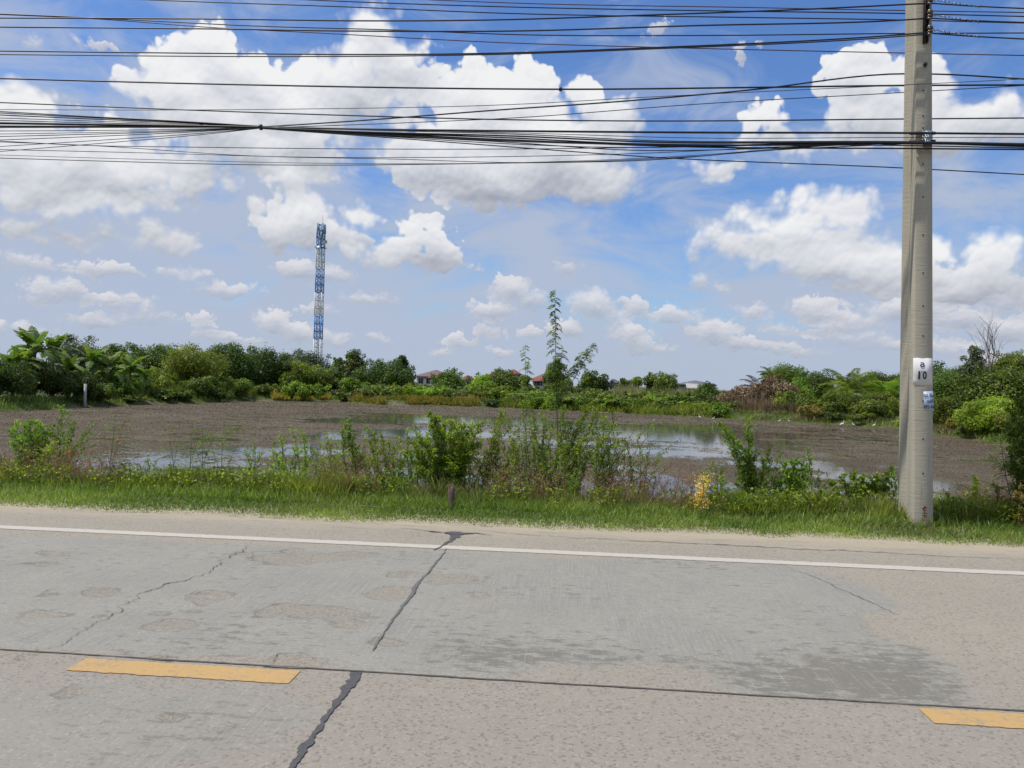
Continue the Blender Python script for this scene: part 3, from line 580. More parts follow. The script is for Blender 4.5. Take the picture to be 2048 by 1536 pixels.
for py in (-55, 5, 35, 66):
    c_ = front(1854, py, 0.0); sb = MB(); prof = [(0.0, 0.018), (0.004, 0.034), (0.02, 0.036), (0.028, 0.022), (0.042, 0.022), (0.05, 0.036), (0.066, 0.034), (0.07, 0.018)]
    an = np.arange(12) * math.pi / 6; V = [(c_[0] + r_ * math.cos(t), -0.075 + r_ * math.sin(t), c_[2] - 0.035 + z_) for z_, r_ in prof for t in an]
    sb.add(V, [(i * 12 + j, i * 12 + (j + 1) % 12, (i + 1) * 12 + (j + 1) % 12, (i + 1) * 12 + j) for i in range(7) for j in range(12)] + [tuple(range(12))[::-1], tuple(84 + j for j in range(12))])
    ib = sb.build('spool_insulator', M['brown_glaze'], pole, smooth=True)
    cb = MB(); cb.box((c_[0], -0.05, c_[2] + 0.045), (0.05, 0.09, 0.008)); cb.box((c_[0], -0.05, c_[2] - 0.045), (0.05, 0.09, 0.008)); cb.box((c_[0], -0.075, c_[2]), (0.014, 0.014, 0.11)); cb.build('clevis', M['galv'], ib)
# hook and clamp below the rack, foil wrap at the cable bundle
hk = front(1849, 131, 0.0); hb = MB(); hb.tube([(hk[0] + 0.02 * math.cos(t), -0.02 - 0.01 * math.sin(t * 0.5), hk[2] + 0.026 * math.sin(t)) for t in np.linspace(0, 5.2, 12)], 0.006); hb.box((hk[0], -0.012, hk[2]), (0.03, 0.02, 0.03)); hb.build('cable_hook', M['rust'], pole)
fa = front(1853, 263, 0); fb = front(1853, 290, 0); fw = MB(); q = random.Random(2); nr_ = 9; V = []
for i in range(nr_):
    z_ = fa[2] + (fb[2] - fa[2]) * i / (nr_ - 1)
    for j in range(14):
        t = math.pi * j / 13; V.append((fb[0] + 0.004 + 0.062 * math.cos(t) * 0.98, -0.004 - 0.045 * math.sin(t) * q.uniform(0.75, 1.1), z_ + q.uniform(-.006, .006)))
fw.add(V, [(i * 14 + j, i * 14 + j + 1, (i + 1) * 14 + j + 1, (i + 1) * 14 + j) for i in range(nr_ - 1) for j in range(13)]); fw.build('foil_wrap', M['foil'], pole)
# made-up steel stubs, added to throw the slanted shadows on the shaft
for py in (268, 284):
    a_ = front(1822, py, 0.0); sb = MB(); sb.box((a_[0] + 0.12, -0.03, a_[2]), (0.30, 0.012, 0.035)); sb.build('shadow_stub', M['rust'], pole)
# painted number plate, text and poster
M['plate'] = simple('chipped_white_paint', (0.68, 0.68, 0.67), 0.8, var=0.10, scale=90); M['black_ink'] = simple('black_stencil_ink', (0.03, 0.03, 0.035), 0.7, var=0.3, scale=60)
M['poster'] = simple('pale_blue_poster', (0.42, 0.50, 0.60), 0.5, var=0.08); M['blue_ink'] = simple('blue_ink', (0.015, 0.06, 0.22), 0.6); M['red_ink'] = simple('faded_red_paint', (0.22, 0.04, 0.03), 0.8, var=0.4, scale=60)
def slab(name, pxs, out, th, mat, par):
    V = [front(a, b_, out) for a, b_ in pxs]; V2 = [(x_, y_ + th, z_) for x_, y_, z_ in V]; s_ = MB(); n_ = len(V); s_.add(V + V2, [tuple(range(n_))[::-1], tuple(range(n_, 2 * n_))] + [(i, (i + 1) % n_, (i + 1) % n_ + n_, i + n_) for i in range(n_)])
    return s_.build(name, mat, par)
pl = slab('number_plate', [(1826.5, 770), (1826.3, 758), (1826.8, 745), (1826.2, 730), (1826.6, 716), (1835, 715.5), (1845, 717), (1855, 716), (1864.3, 717), (1864.4, 740), (1864.6, 756), (1864.4, 770.5), (1850, 769.6), (1838, 770.4)], 0.0025, 0.004, M['plate'], pole)
pl['label'] = 'chipped white painted plate reading 10'
def text(name, s, cx_, cy_, hpx, mat, par, rot=0.0, out=0.005, sx=1.0):
    cu = bpy.data.curves.new(name, 'FONT'); cu.body = s; cu.align_x = 'CENTER'; cu.align_y = 'CENTER'; cu.size = 1.0; cu.extrude = 0.001; cu.offset = 0.035 if s in ('1', '0') else 0.012
    tmp = bpy.data.objects.new(name, cu); COL.objects.link(tmp); bpy.context.view_layer.update(); me = bpy.data.meshes.new_from_object(tmp); bpy.data.objects.remove(tmp); bpy.data.curves.remove(cu)
    co = np.zeros(len(me.vertices) * 3); me.vertices.foreach_get('co', co); co = co.reshape(-1, 3)
    if len(co):
        c0 = (co[:, :2].max(0) + co[:, :2].min(0)) / 2; hh = max(co[:, 1].max() - co[:, 1].min(), 1e-3); co[:, :2] -= c0; mh = hpx * CYD / 1500.0; co[:, 0] *= mh / hh * sx; co[:, 1] *= mh / hh
        cr, sr = math.cos(rot), math.sin(rot); X = co[:, 0] * cr - co[:, 1] * sr; Y = co[:, 0] * sr + co[:, 1] * cr
        a_ = front(cx_, cy_, out); V = np.stack([a_[0] + X, np.full(len(X), a_[1]) - co[:, 2] * 0.5, a_[2] + Y], 1); me.vertices.foreach_set('co', V.ravel()); me.update()
    me.materials.clear(); me.materials.append(mat); return link(name, me, par)
CYD = float((np.array([CX, CY, 1.6]) - CAM) @ FW)
text('lettering', '\u0e2d', 1844.5, 729.5, 10, M['black_ink'], pl)
text('lettering', '1', 1838.5, 750.5, 16.5, M['black_ink'], pl, sx=1.0); text('lettering', "'", 1844, 743.5, 3.5, M['black_ink'], pl); text('lettering', '0', 1849.6, 750.5, 16.5, M['black_ink'], pl, sx=0.72)
ps = slab('paper_notice', [(1849, 820), (1847, 783), (1866, 782), (1868, 822)], 0.004, 0.003, M['poster'], pole); ps['label'] = 'small pale blue notice with dark blue handwriting'
for s_, cx_, cy_, h_ in (('\u0e23\u0e16 \u0e23\u0e31\u0e1a', 1857, 790, 8), ('\u0e16\u0e21\u0e17\u0e35\u0e48', 1860, 802, 8), ('092-44', 1858, 814, 6.5)): text('handwriting', s_, cx_, cy_, h_, M['blue_ink'], ps, out=0.007, sx=0.8)
text('red_paint_marks', '4HP5', 1849.5, 1027, 9, M['red_ink'], pole, rot=-math.pi / 2, out=0.003, sx=1.15)
print('POLE', CX, CY, w0, d0, w1, d1, ZT)

# ------------------------------------------------------------------ overhead cables
M['cable'] = simple('black_cable', (0.012, 0.012, 0.017), 0.45, var=0.2, scale=20); M['cable_red'] = simple('reddish_cable', (0.10, 0.03, 0.03), 0.5); M['cable_grey'] = simple('grey_cable', (0.05, 0.055, 0.06), 0.5)
YF, YB = CY - 0.075, CY + max(d0, d1) + 0.06
FRONT_X = front(1854, 5)[0] + CX
def cable(label, pts, wpx, y=YF, mat='cable', group='overhead cables', curve=True):
    Q = np.array([on_y(a, b_, y) for a, b_ in pts]); x = Q[:, 0]; z = Q[:, 2]
    xs_ = np.arange(x[0], x[-1], 0.25); xs_ = np.append(xs_, x[-1])
    # smooth curve through the points
    n_ = len(x); mt = np.gradient(z, x) if n_ > 2 else np.full(n_, (z[-1] - z[0]) / (x[-1] - x[0]))
    i = np.clip(np.searchsorted(x, xs_, side='right') - 1, 0, n_ - 2); h = x[i + 1] - x[i]; t = (xs_ - x[i]) / h
    zz = (2 * t**3 - 3 * t**2 + 1) * z[i] + (t**3 - 2 * t**2 + t) * h * mt[i] + (-2 * t**3 + 3 * t**2) * z[i + 1] + (t**3 - t**2) * h * mt[i + 1]
    L_ = [(x[0] - k_, y, zz[0] - mt[0] * k_ + 0.004 * k_ * k_) for k_ in (18, 12, 6, 2)] if pts[0][0] <= 0 else []
    R_ = [(x[-1] + k_, y, zz[-1] + mt[-1] * k_ + 0.004 * k_ * k_) for k_ in (2, 6, 12, 18)] if pts[-1][0] >= 2040 else []
    P = np.array(L_ + [(a, y, c) for a, c in zip(xs_, zz)] + R_)
    c_ = MB(); mid = P.mean(0); mid[0] = 0; c_.tube(P - mid, max(wpx * 0.78 * CYD / 1500.0 / 2, 0.003), 6)
    ob = c_.build('overhead_cable', M[mat], None, mid, smooth=True); finish(ob, label, 'cable', group); return ob
Z_ = [
 ('thin cable leaving the top edge at upper left and sloping down behind the pole', [(0,-14),(305,0),(700,14),(1024,27),(1500,35),(1806,40),(2048,46)], 3.0, YB, 'cable'),
 ('thin cable entering at the top edge above the telecom tower', [(300,-18),(625,0),(1024,14),(1450,22),(1806,27),(2048,33)], 3.0, YB, 'cable'),
 ('thin reddish cable entering at the top edge left of centre', [(600,-14),(870,0),(1024,6),(1500,15),(1806,21),(2048,25)], 2.5, YB, 'cable_red'),
 ('black cable rising gently to the highest insulator seen on the pole', [(0,36),(200,36.5),(512,39),(700,41.5),(1024,39),(1240,32),(1634,17.5),(1850,7)], 3.8, YF, 'cable'),
 ('black cable ending at the middle insulator of the pole rack', [(0,54),(440,58),(700,62),(1024,62),(1400,51),(1806,40),(1852,37)], 3.8, YF, 'cable'),
 ('thin cable crossing the white cloud top and reaching the pole level with the lowest insulator', [(0,28),(150,34),(512,52),(820,61),(1024,69),(1400,71),(1806,67),(2048,66)], 3.0, YB, 'cable'),
 ('thin reddish cable sagging from upper left to just below the insulator rack', [(0,29),(180,37),(440,56),(600,64),(1024,86),(1330,95),(1806,106),(2048,111)], 2.6, YB, 'cable_red'),
 ('upper one of two close parallel cables ending at the lowest insulator', [(0,102),(512,107.5),(700,109),(1024,105.5),(1300,95.5),(1806,69),(1854,65)], 3.6, YF, 'cable'),
 ('lower one of two close parallel cables running to the lowest insulator', [(0,109),(512,113),(800,112),(1024,108),(1300,98),(1806,72.5),(1854,68.5)], 3.0, YF - 0.02, 'cable'),
 ('thick black cable with a small splice box, running nearly level below the cable pairs', [(0,157),(512,170),(1024,178),(1120,178.5),(1500,175),(1806,171),(2048,170)], 4.6, YB, 'cable'),
 ('black level cable midway between the thick spliced cable and the tied bundle', [(0,205),(350,219),(700,231),(1024,239.5),(1300,242),(1806,238),(2048,236)], 3.6, YB, 'cable'),
 ('very thin cable crossing in front of the pole above its first bare bolt hole', [(0,219),(300,220),(600,218),(1024,209),(1300,194),(1806,170),(2048,158)], 1.8, YF, 'cable_grey'),
 ('thick black cable climbing from the tie of the bundle towards the pole top', [(522,254),(700,242.5),(1024,218),(1200,206),(1500,180),(1806,147.5),(1865,148),(2048,158)], 4.0, YB, 'cable'),
 ('thin cable climbing from the tie of the bundle below the thick climbing one', [(522,256),(800,246),(1024,236),(1400,208),(1806,185),(2048,171)], 2.2, YB, 'cable'),
 ('thickest black cable of the bundle, wrapped with foil at the pole', [(522,254),(700,258),(1024,262),(1400,265),(1806,266),(2048,268)], 5.4, YF - 0.01, 'cable'),
 ('black cable leaving the bundle lowest and passing behind the pole well below the others', [(522,257),(800,277),(1024,294),(1300,314),(1806,336),(2048,349)], 3.0, YB, 'cable'),
 ('upper lone thin cable below the bundle, bending up to the pole', [(0,282),(150,290),(400,294.5),(1024,298),(1300,295),(1806,288),(2048,291)], 2.0, YF, 'cable_grey'),
 ('thin sagging cable crossing the upper lone one at far left', [(0,284),(160,290),(512,312),(800,318.5),(1024,325),(1400,312),(1650,292),(1806,286)], 1.8, YF, 'cable_grey'),
 ('lowest thin cable sagging beneath all the others in the left half', [(0,316),(200,322),(512,329.5),(1024,326),(1300,320),(1550,300),(1806,288)], 2.4, YF, 'cable_grey'),
 ('thin cable just above the lowest sagging one at far left', [(0,310),(300,319),(700,327),(1024,325.5),(1400,310),(1650,291),(1806,286)], 1.6, YF, 'cable_grey'),
 ('thin cable third from the bottom at the left edge', [(0,299),(300,306),(600,314),(1024,313),(1300,306),(1600,292),(1806,287)], 1.8, YF, 'cable_grey'),
]
for lb, pts, wpx, yy, mt_ in Z_: cable(lb, pts, wpx, yy, mt_)
GB = 'cables gathered in the tied bundle'
for i, (y0_, w_, pull, mt_) in enumerate([(223, 3.2, 0, 'cable'), (226, 2.6, 0, 'cable'), (230, 3.0, 1, 'cable'), (236, 2.0, 1, 'cable_grey'), (241, 2.4, 1, 'cable'), (245.5, 4.6, 1, 'cable'), (247.5, 3.6, 1, 'cable'), (252.5, 4.6, 2, 'cable_grey'), (255, 2.4, 2, 'cable'), (262, 2.0, 2, 'cable'), (268, 2.0, 2, 'cable_grey'), (273, 2.2, 2, 'cable'), (280, 2.0, 3, 'cable_grey'), (293, 1.8, 3, 'cable_grey'), (303, 1.8, 3, 'cable_grey')]):
    e = 254.5 + (i - 7) * 0.28; m1 = (y0_ * 0.62 + e * 0.38, y0_ * 0.26 + e * 0.74)
    cable('dark cable fanning out from the bundle tie to the left', [(0, y0_), (200, m1[0] + (y0_ > 256) * 1.5), (400, m1[1] + (y0_ > 256) * 1.0), (522, e)], w_, YF - 0.03 + 0.012 * (i % 5), mt_, GB + ' left of the tie')
for i, (pts, w_, mt_) in enumerate([([(522,255),(700,263),(1024,272),(1300,284),(1806,285),(2048,289)], 4.2, 'cable'), ([(522,255),(760,266),(1024,276),(1250,287),(1500,290),(1806,286),(2048,293)], 3.6, 'cable'), ([(522,256),(760,268),(1024,280),(1400,294),(1806,297),(2048,299)], 4.0, 'cable'),
      ([(522,257),(760,271),(1024,285),(1250,300),(1500,298),(1700,289),(1806,286),(2048,290)], 2.4, 'cable_grey'), ([(522,253),(700,258),(1024,265.5),(1400,276),(1806,275),(2048,275)], 1.8, 'cable_grey'), ([(522,256),(760,269.5),(1024,282.5),(1300,290),(1806,291),(2048,296)], 3.0, 'cable'), ([(522,254),(800,262),(1024,268),(1300,281),(1806,283),(2048,287)], 2.6, 'cable_grey'), ([(522,256),(760,272),(1024,288),(1250,295),(1500,289),(1806,284),(2048,288)], 2.2, 'cable')]):
    cable('dark cable of the sagging bundle between the tie and the pole', pts, w_, YF - 0.03 + 0.013 * (i % 5), mt_, GB + ' right of the tie')
for i, (p0, p1, w_) in enumerate([((1854, 6), (2048, 17), 3.2), ((1854, 36), (2048, 45), 3.2), ((1854, 66), (2048, 78), 3.4)]):
    q_ = ('highest', 'middle', 'lowest')[i]
    mid = ((p0[0] + p1[0]) / 2, (p0[1] + p1[1]) / 2 + 1.0)
    cable(q_ + ' dark cable leaving the pole rack to the right', [p0, mid, p1], w_, YF, 'cable', 'cables leaving the rack to the right')
    a_ = on_y(p0[0], p0[1], YF); b2 = on_y(p0[0] + 105, p0[1] + 8, YF); tt = np.linspace(0, 1, 120); wr = MB(); C_ = a_[None, :] * (1 - tt[:, None]) + b2[None, :] * tt[:, None]
    C_[:, 1] += 0.008 * np.sin(tt * 90); C_[:, 2] += 0.008 * np.cos(tt * 60) + (0.05 * (1 - tt)); wr.tube(C_ - a_, 0.005, 5)
    ob = wr.build('cable_grip', M['galv'], None, a_); finish(ob, q_ + ' spiral steel grip wrapped round the cable right of the pole', 'cable grip', 'cable grips right of the pole')
for (px, py, hh, lb) in ((522, 254.5, 12, 'small dark tie cinching the cable bundle at its knot'), (403, 250.5, 7, 'small tie on the cable bundle left of the main knot'), (1121, 178.5, 9, 'small black splice box on the thick level cable')):
    yy = YB if px > 1000 else YF; p = on_y(px, py, yy); t_ = MB(); r_ = hh * CYD / 3000.0
    t_.tube([(-0.02, 0, 0), (-0.012, 0, 0), (0.012, 0, 0), (0.02, 0, 0)], [r_ * 0.7, r_, r_, r_ * 0.7], 10); t_.box((0, -r_ * 0.9, 0), (0.03, 0.012, r_ * 0.9))
    ob = t_.build('cable_tie' if px < 1000 else 'splice_box', M['rust'], None, p); finish(ob, lb, 'cable tie' if px < 1000 else 'splice box')

# ------------------------------------------------------------------ telecom tower
M['tower_blue'] = simple('blue_tower_paint', (0.09, 0.33, 0.74), 0.5, var=0.15); M['tower_white'] = simple('white_tower_paint', (0.80, 0.81, 0.82), 0.5, var=0.1); M['tower_dark'] = simple('dark_feeder_cables', (0.03, 0.04, 0.07), 0.6); M['antenna'] = simple('antenna_casing', (0.35, 0.42, 0.42), 0.5)
TZ = 200.0
tbp = at(634, 760, TZ); ttp = at(640.5, 441, TZ); tw = empty('telecom_tower', (tbp[0], tbp[1], gz(tbp[0], tbp[1])), 'slender blue and white lattice telecom tower behind the left trees', 'tower')
tz0 = gz(tbp[0], tbp[1]); TH = float(ttp[2]) - tz0
def zof(py): return float(at(637, py, TZ)[2]) - tz0
bands = [(zof(760) * 0 , zof(678), 'w'), (zof(678), zof(632), 'b'), (zof(632), zof(585), 'w'), (zof(585), zof(538), 'b'), (zof(538), zof(492), 'w'), (zof(492), zof(447), 'b')]
def hw(z): return 0.88 - 0.05 * z / TH
for (za, zb, cl) in bands:
    s_ = MB(); n_ = max(2, int(round((zb - za) / 2.05))); zz = np.linspace(za, zb - 0.02, n_ + 1)
    cor = lambda z, c_: (hw(z) * (1, 1, -1, -1)[c_ % 4], hw(z) * (-1, 1, 1, -1)[c_ % 4], z)
    for c_ in range(4):
        s_.tube([cor(za, c_), cor(zb - 0.02, c_)], 0.13, 5)
        for i in range(n_):
            s_.tube([cor(zz[i], c_), cor(zz[i], c_ + 1)], 0.085, 4)
            s_.tube([cor(zz[i], c_), cor((zz[i] + zz[i + 1]) / 2, c_ + 1), cor(zz[i + 1], c_)], 0.065, 4); s_.tube([cor(zz[i], c_ + 1), cor((zz[i] + zz[i + 1]) / 2, c_), cor(zz[i + 1], c_ + 1)], 0.065, 4)
    ob = s_.build('lattice_section', M['tower_blue' if cl == 'b' else 'tower_white'], tw); ob['label'] = ('blue' if cl == 'b' else 'white') + ' painted lattice section'
s_ = MB(); s_.box((0.25, 0, TH / 2 - 1), (0.16, 0.10, TH - 3)); s_.box((-0.25, 0.2, TH / 2 - 1), (0.12, 0.08, TH - 3)); s_.build('feeder_cable_ladder', M['tower_dark'], tw)
s_ = MB()
for z in (TH - 7.2, TH - 3.4, TH - 1.2):
    for k in range(12): t0, t1 = k * math.pi / 6, (k + 1) * math.pi / 6; s_.tube([(1.02 * math.cos(t0), 1.02 * math.sin(t0), z), (1.02 * math.cos(t1), 1.02 * math.sin(t1), z)], 0.07, 4)
s_.box((0, 0, TH - 7.2), (2.5, 2.5, 0.12))
for t in (0.4, 1.97, 3.54, 5.11): s_.tube([(1.02 * math.cos(t), 1.02 * math.sin(t), TH - 7.2), (1.02 * math.cos(t), 1.02 * math.sin(t), TH - 1.2)], 0.06, 4)
s_.build('platform', M['tower_blue'], tw)
q = random.Random(9)
for k in range(9):
    t = k * 2 * math.pi / 9 + 0.2; z = TH - 2.2 + q.uniform(-1.0, 0.6) - (k % 2) * 1.2; s_ = MB(); s_.box((1.18 * math.cos(t), 1.18 * math.sin(t), z), (0.16, 0.28, 2.1), rz=t); s_.tube([(1.02 * math.cos(t), 1.02 * math.sin(t), z - 1.5), (1.02 * math.cos(t), 1.02 * math.sin(t), z + 1.5)], 0.05, 5); s_.build('panel_antenna', M['antenna'], tw)
for k in range(3):
    t = k * 2.1 + 0.5; s_ = MB(); an = np.arange(12) * math.pi / 6; c0 = np.array([1.3 * math.cos(t), 1.3 * math.sin(t), TH - 5.5 - k]); s_.tube([c0, c0 + np.array([0.3 * math.cos(t), 0.3 * math.sin(t), 0])], [0.42, 0.5], 12); s_.build('dish_antenna', M['tower_white'], tw)
s_ = MB(); s_.tube([(0.35, 0, TH - 3), (0.35, 0, TH + 1.6)], [0.06, 0.03], 5); s_.build('lightning_rod', M['tower_dark'], tw)

# ------------------------------------------------------------------ houses beyond the pond
M['roof_red'] = simple('red_brown_roof_tiles', (0.24, 0.085, 0.06), 0.8, var=0.25, scale=2.5, bmp=0.3); M['roof_brown'] = simple('grey_brown_roof_tiles', (0.17, 0.12, 0.115), 0.8, var=0.2, scale=2.5); M['roof_orange'] = simple('orange_roof_tiles', (0.30, 0.12, 0.06), 0.8, var=0.25, scale=2.5)
M['roof_grey'] = simple('grey_roof_sheet', (0.13, 0.135, 0.15), 0.7, var=0.15, scale=2); M['roof_pale'] = simple('pale_metal_roof', (0.42, 0.40, 0.39), 0.6, var=0.1, scale=2)
M['wall_white'] = simple('white_render', (0.62, 0.60, 0.56), 0.85, var=0.08, scale=1.0); M['glass_dark'] = simple('dark_window_glass', (0.03, 0.035, 0.04), 0.15); M['frame_white'] = simple('window_frame', (0.55, 0.55, 0.53), 0.6); M['teal'] = simple('pale_teal_panel', (0.32, 0.48, 0.48), 0.6)
def hip(mb_, x0, x1, y0, y1, ze, zr, ov=0.6, tone=0.5):
    x0 -= ov; x1 += ov; y0 -= ov; y1 += ov; hy = (y1 - y0) / 2; r0 = min(x0 + hy, (x0 + x1) / 2 - 0.2); r1 = max(x1 - hy, (x0 + x1) / 2 + 0.2); ym = (y0 + y1) / 2
    mb_.add([(x0, y0, ze), (x1, y0, ze), (x1, y1, ze), (x0, y1, ze), (r0, ym, zr), (r1, ym, zr), (x0, y0, ze - 0.25), (x1, y0, ze - 0.25), (x1, y1, ze - 0.25), (x0, y1, ze - 0.25)],
            [(0, 1, 5, 4), (1, 2, 5), (2, 3, 4, 5), (3, 0, 4), (6, 7, 1, 0), (7, 8, 2, 1), (8, 9, 3, 2), (9, 6, 0, 3), (9, 8, 7, 6)])
def house(label, pxl, pxr, py_ridge, py_eave, Z, roof, parts=None, depth=9.0, wins=3, cat='house', wall='wall_white', rz=0.0, extra=()):
    pm = (pxl + pxr) / 2; c_ = at(pm, 770, Z); z0 = gz(c_[0], c_[1]); wd_ = (pxr - pxl) * Z / 1500.0 - 1.2
    ze = float(at(pm, py_eave, Z)[2]) - z0; zr = float(at(pm, py_ridge, Z)[2]) - z0
    h_ = empty('house', (c_[0], c_[1], z0), label, cat, 'houses beyond the pond', rz)
    s_ = MB(); s_.box((0, depth / 2, ze / 2 - 0.2), (wd_, depth, ze + 0.1)); s_.build('wall', M[wall], h_)
    s_ = MB(); hip(s_, -wd_ / 2, wd_ / 2, 0, depth, ze, zr); rf = s_.build('roof', M[roof], h_)
    for (ax, aw, dz_, rise, mt_) in extra:                       # smaller roofs over bays
        s_ = MB(); s_.box((ax, -1.0, (ze + dz_) / 2 - .1), (aw, 2.4, ze + dz_ - 0.2)); s_.build('bay', M[wall], h_)
        s_ = MB(); hip(s_, ax - aw / 2, ax + aw / 2, -2.2, 3.5, ze + dz_, ze + dz_ + rise); s_.build('roof', M[mt_ or roof], h_)
    ybase = -2.22 if extra else -0.02
    for i in range(wins):
        xw = -wd_ / 2 + wd_ * (i + 0.5) / wins; yy = -0.03
        for (ax, aw, *_r) in extra:
            if abs(xw - ax) < aw / 2 + 0.6: yy = -2.23; xw = min(max(xw, ax - aw / 2 + 0.7), ax + aw / 2 - 0.7)
        f_ = MB(); f_.box((xw, yy, ze - 1.25), (1.35, 0.06, 1.45)); fr = f_.build('window', M['frame_white'], h_)
        g_ = MB(); g_.box((xw - 0.31, yy - 0.035, ze - 1.25), (0.54, 0.03, 1.2)); g_.box((xw + 0.31, yy - 0.035, ze - 1.25), (0.54, 0.03, 1.2)); g_.build('pane', M['glass_dark'], fr)
    return h_
house('white house with a wide grey brown hipped roof, leftmost of the far houses', 828, 902, 739, 752.5, 190, 'roof_brown', wins=4, extra=((1.6, 3.6, -0.3, 1.2, 'roof_red'),))
house('small reddish brown roof half hidden right of the bright green tree', 916, 948, 750, 759, 210, 'roof_red', wins=2, depth=7)
house('house with an orange red roof showing above dark trees left of centre', 966, 1044, 741, 751, 215, 'roof_orange', wins=4, extra=((3.0, 3.5, 0.5, 1.4, 'roof_red'),))
house('white house with a red brown hipped roof beside the tall sapling', 1061, 1118, 745.5, 758.5, 215, 'roof_red', wins=3, extra=((-1.8, 2.6, -0.5, 0.8, None),))
house('small grey roofed house behind the round trees right of centre', 1216, 1242, 757.5, 765, 230, 'roof_grey', wins=2, depth=7)
hh_ = house('low dark house with a pale sheet metal roof, rightmost of the far houses', 1360, 1432, 760.5, 768.5, 170, 'roof_grey', wins=3, wall='roof_grey')
s_ = MB(); zz = float(at(1395, 775.5, 170)[2]) - hh_.location[2]; s_.add([(-3.2, -4.2, zz - 0.1), (2.6, -4.2, zz - 0.1), (3.6, -0.3, zz + 0.85), (-2.8, -0.3, zz + 0.95), (-3.2, -4.2, zz - 0.25), (2.6, -4.2, zz - 0.25), (3.6, -0.3, zz + 0.7), (-2.8, -0.3, zz + 0.8)], [(0, 1, 2, 3), (7, 6, 5, 4), (0, 4, 5, 1), (1, 5, 6, 2), (3, 2, 6, 7), (0, 3, 7, 4)]); s_.build('porch_roof', M['roof_pale'], hh_)
for xx in (-3.0, -0.6, 2.3): s_ = MB(); s_.box((xx, -4.0, (zz - 0.25) / 2 - .1), (0.18, 0.18, zz - 0.1)); s_.build('porch_post', M['frame_white'], hh_)
s_ = MB(); s_.box((-5.0, -1.0, 1.1), (1.9, 0.12, 2.2)); s_.build('teal_panel', M['teal'], hh_)
# posts and thin poles
def post(name, label, px, y0_, y1_, Z, r_, mat, cat='post', cap=None):
    p = at(px, y1_, Z); z0 = gz(p[0], p[1]); zt = float(at(px, y0_, Z)[2]); s_ = MB(); s_.box((0, 0, (zt - z0) / 2 - 0.15), (r_ * 2, r_ * 2, zt - z0 + 0.3)); s_.box((0, 0, zt - z0 + 0.012), (r_ * 1.5, r_ * 1.5, 0.025))
    ob = s_.build(name, M[mat], None, (p[0], p[1], z0)); finish(ob, label, cat)
M['conc_white'] = simple('weathered_white_concrete', (0.42, 0.42, 0.38), 0.9, var=0.2)
post('boundary_post', 'pale concrete boundary post standing on the left shore', 169.5, 768, 817, shore_depth(169) - 0.4, 0.075, 'conc_white')
post('bamboo_pole', 'thin upright pole in front of the red roofed house', 1094, 730, 772, 120, 0.05, 'reed', 'pole')
post('marker_pole', 'short thin pole beside the small reddish roof', 943, 752, 772, 130, 0.04, 'reed', 'pole')
# wooden stump at the verge
sp = on_z(901, 1019, 0.0); st_ = MB(); V = []; q = random.Random(3)
for z, r_ in ((-0.15, 0.042), (0.0, 0.043), (0.16, 0.039), (0.27, 0.036)):
    for j in range(8):
        t = j * math.pi / 4 + 0.3; V.append((r_ * 1.15 * math.cos(t) * q.uniform(.85, 1.1), r_ * 0.8 * math.sin(t) * q.uniform(.85, 1.1), z + (q.uniform(-0.035, 0.05) if z > 0.2 else 0)))
st_.add(V, [(i * 8 + j, i * 8 + (j + 1) % 8, (i + 1) * 8 + (j + 1) % 8, (i + 1) * 8 + j) for i in range(3) for j in range(8)] + [tuple(24 + j for j in range(8))])
M['old_wood'] = simple('old_brown_wood', (0.13, 0.095, 0.065), 0.9, var=0.4, scale=14, bmp=0.8)
stump = st_.build('wooden_stake', M['old_wood'], None, (sp[0], sp[1] + 0.05, 0.0)); finish(stump, 'short broken brown wooden stake in the verge grass below the leafy bush', 'stake')
# egrets along the far right shore
M['feather'] = simple('white_feathers', (0.75, 0.75, 0.72), 0.8, var=0.05); M['bill'] = simple('yellow_bill', (0.5, 0.35, 0.05), 0.5); M['legdark'] = simple('dark_bird_legs', (0.03, 0.03, 0.03), 0.6)
def egret(px, py, s, label, flip=1, low=False):
    p = on_z(px, py + 3.5, WZ); s = s * 1.0; e_ = empty('egret', p, label, 'bird', 'white egrets along the far shore', rz=(0 if flip > 0 else math.pi)); b_ = MB(); lz = 0.10 if low else 0.22
    b_.tube([(-0.20 * s, 0, (lz + 0.02) * s), (-0.12 * s, 0, (lz + 0.05) * s), (0, 0, (lz + 0.10) * s), (0.09 * s, 0, (lz + 0.14) * s), (0.13 * s, 0, (lz + 0.20) * s), (0.10 * s, 0, (lz + 0.28) * s), (0.13 * s, 0, (lz + 0.36) * s), (0.18 * s, 0, (lz + 0.37) * s)], [0.015 * s, 0.05 * s, 0.075 * s, 0.06 * s, 0.028 * s, 0.018 * s, 0.026 * s, 0.014 * s], 9)
    b_.build('body', M['feather'], e_, smooth=True)
    k_ = MB(); k_.tube([(0.18 * s, 0, (lz + 0.37) * s), (0.27 * s, 0, (lz + 0.345) * s)], [0.011 * s, 0.003 * s], 5); k_.build('bill', M['bill'], e_)
    for dy in (-0.02, 0.025): l_ = MB(); l_.tube([(0.0, dy * s, (lz + 0.04) * s), (-0.02 * s, dy * s, (lz * 0.5) * s), (0.01 * s, dy * s, -0.05)], 0.007 * s, 5); l_.build('leg', M['legdark'], e_)
egret(1684, 849, 1.0, 'white egret with the largest body, standing left of two others near the pole', 1, True); egret(1707, 849.5, 0.8, 'white egret crouched between two others left of the pole', -1, True); egret(1748, 852, 0.7, 'white egret nearest to the concrete pole', 1)
egret(1578, 843, 0.65, 'small white egret below the dead brown palm, right one of a pair', -1); egret(1559, 842, 0.55, 'small white egret below the dead brown palm, left one of a pair', 1)
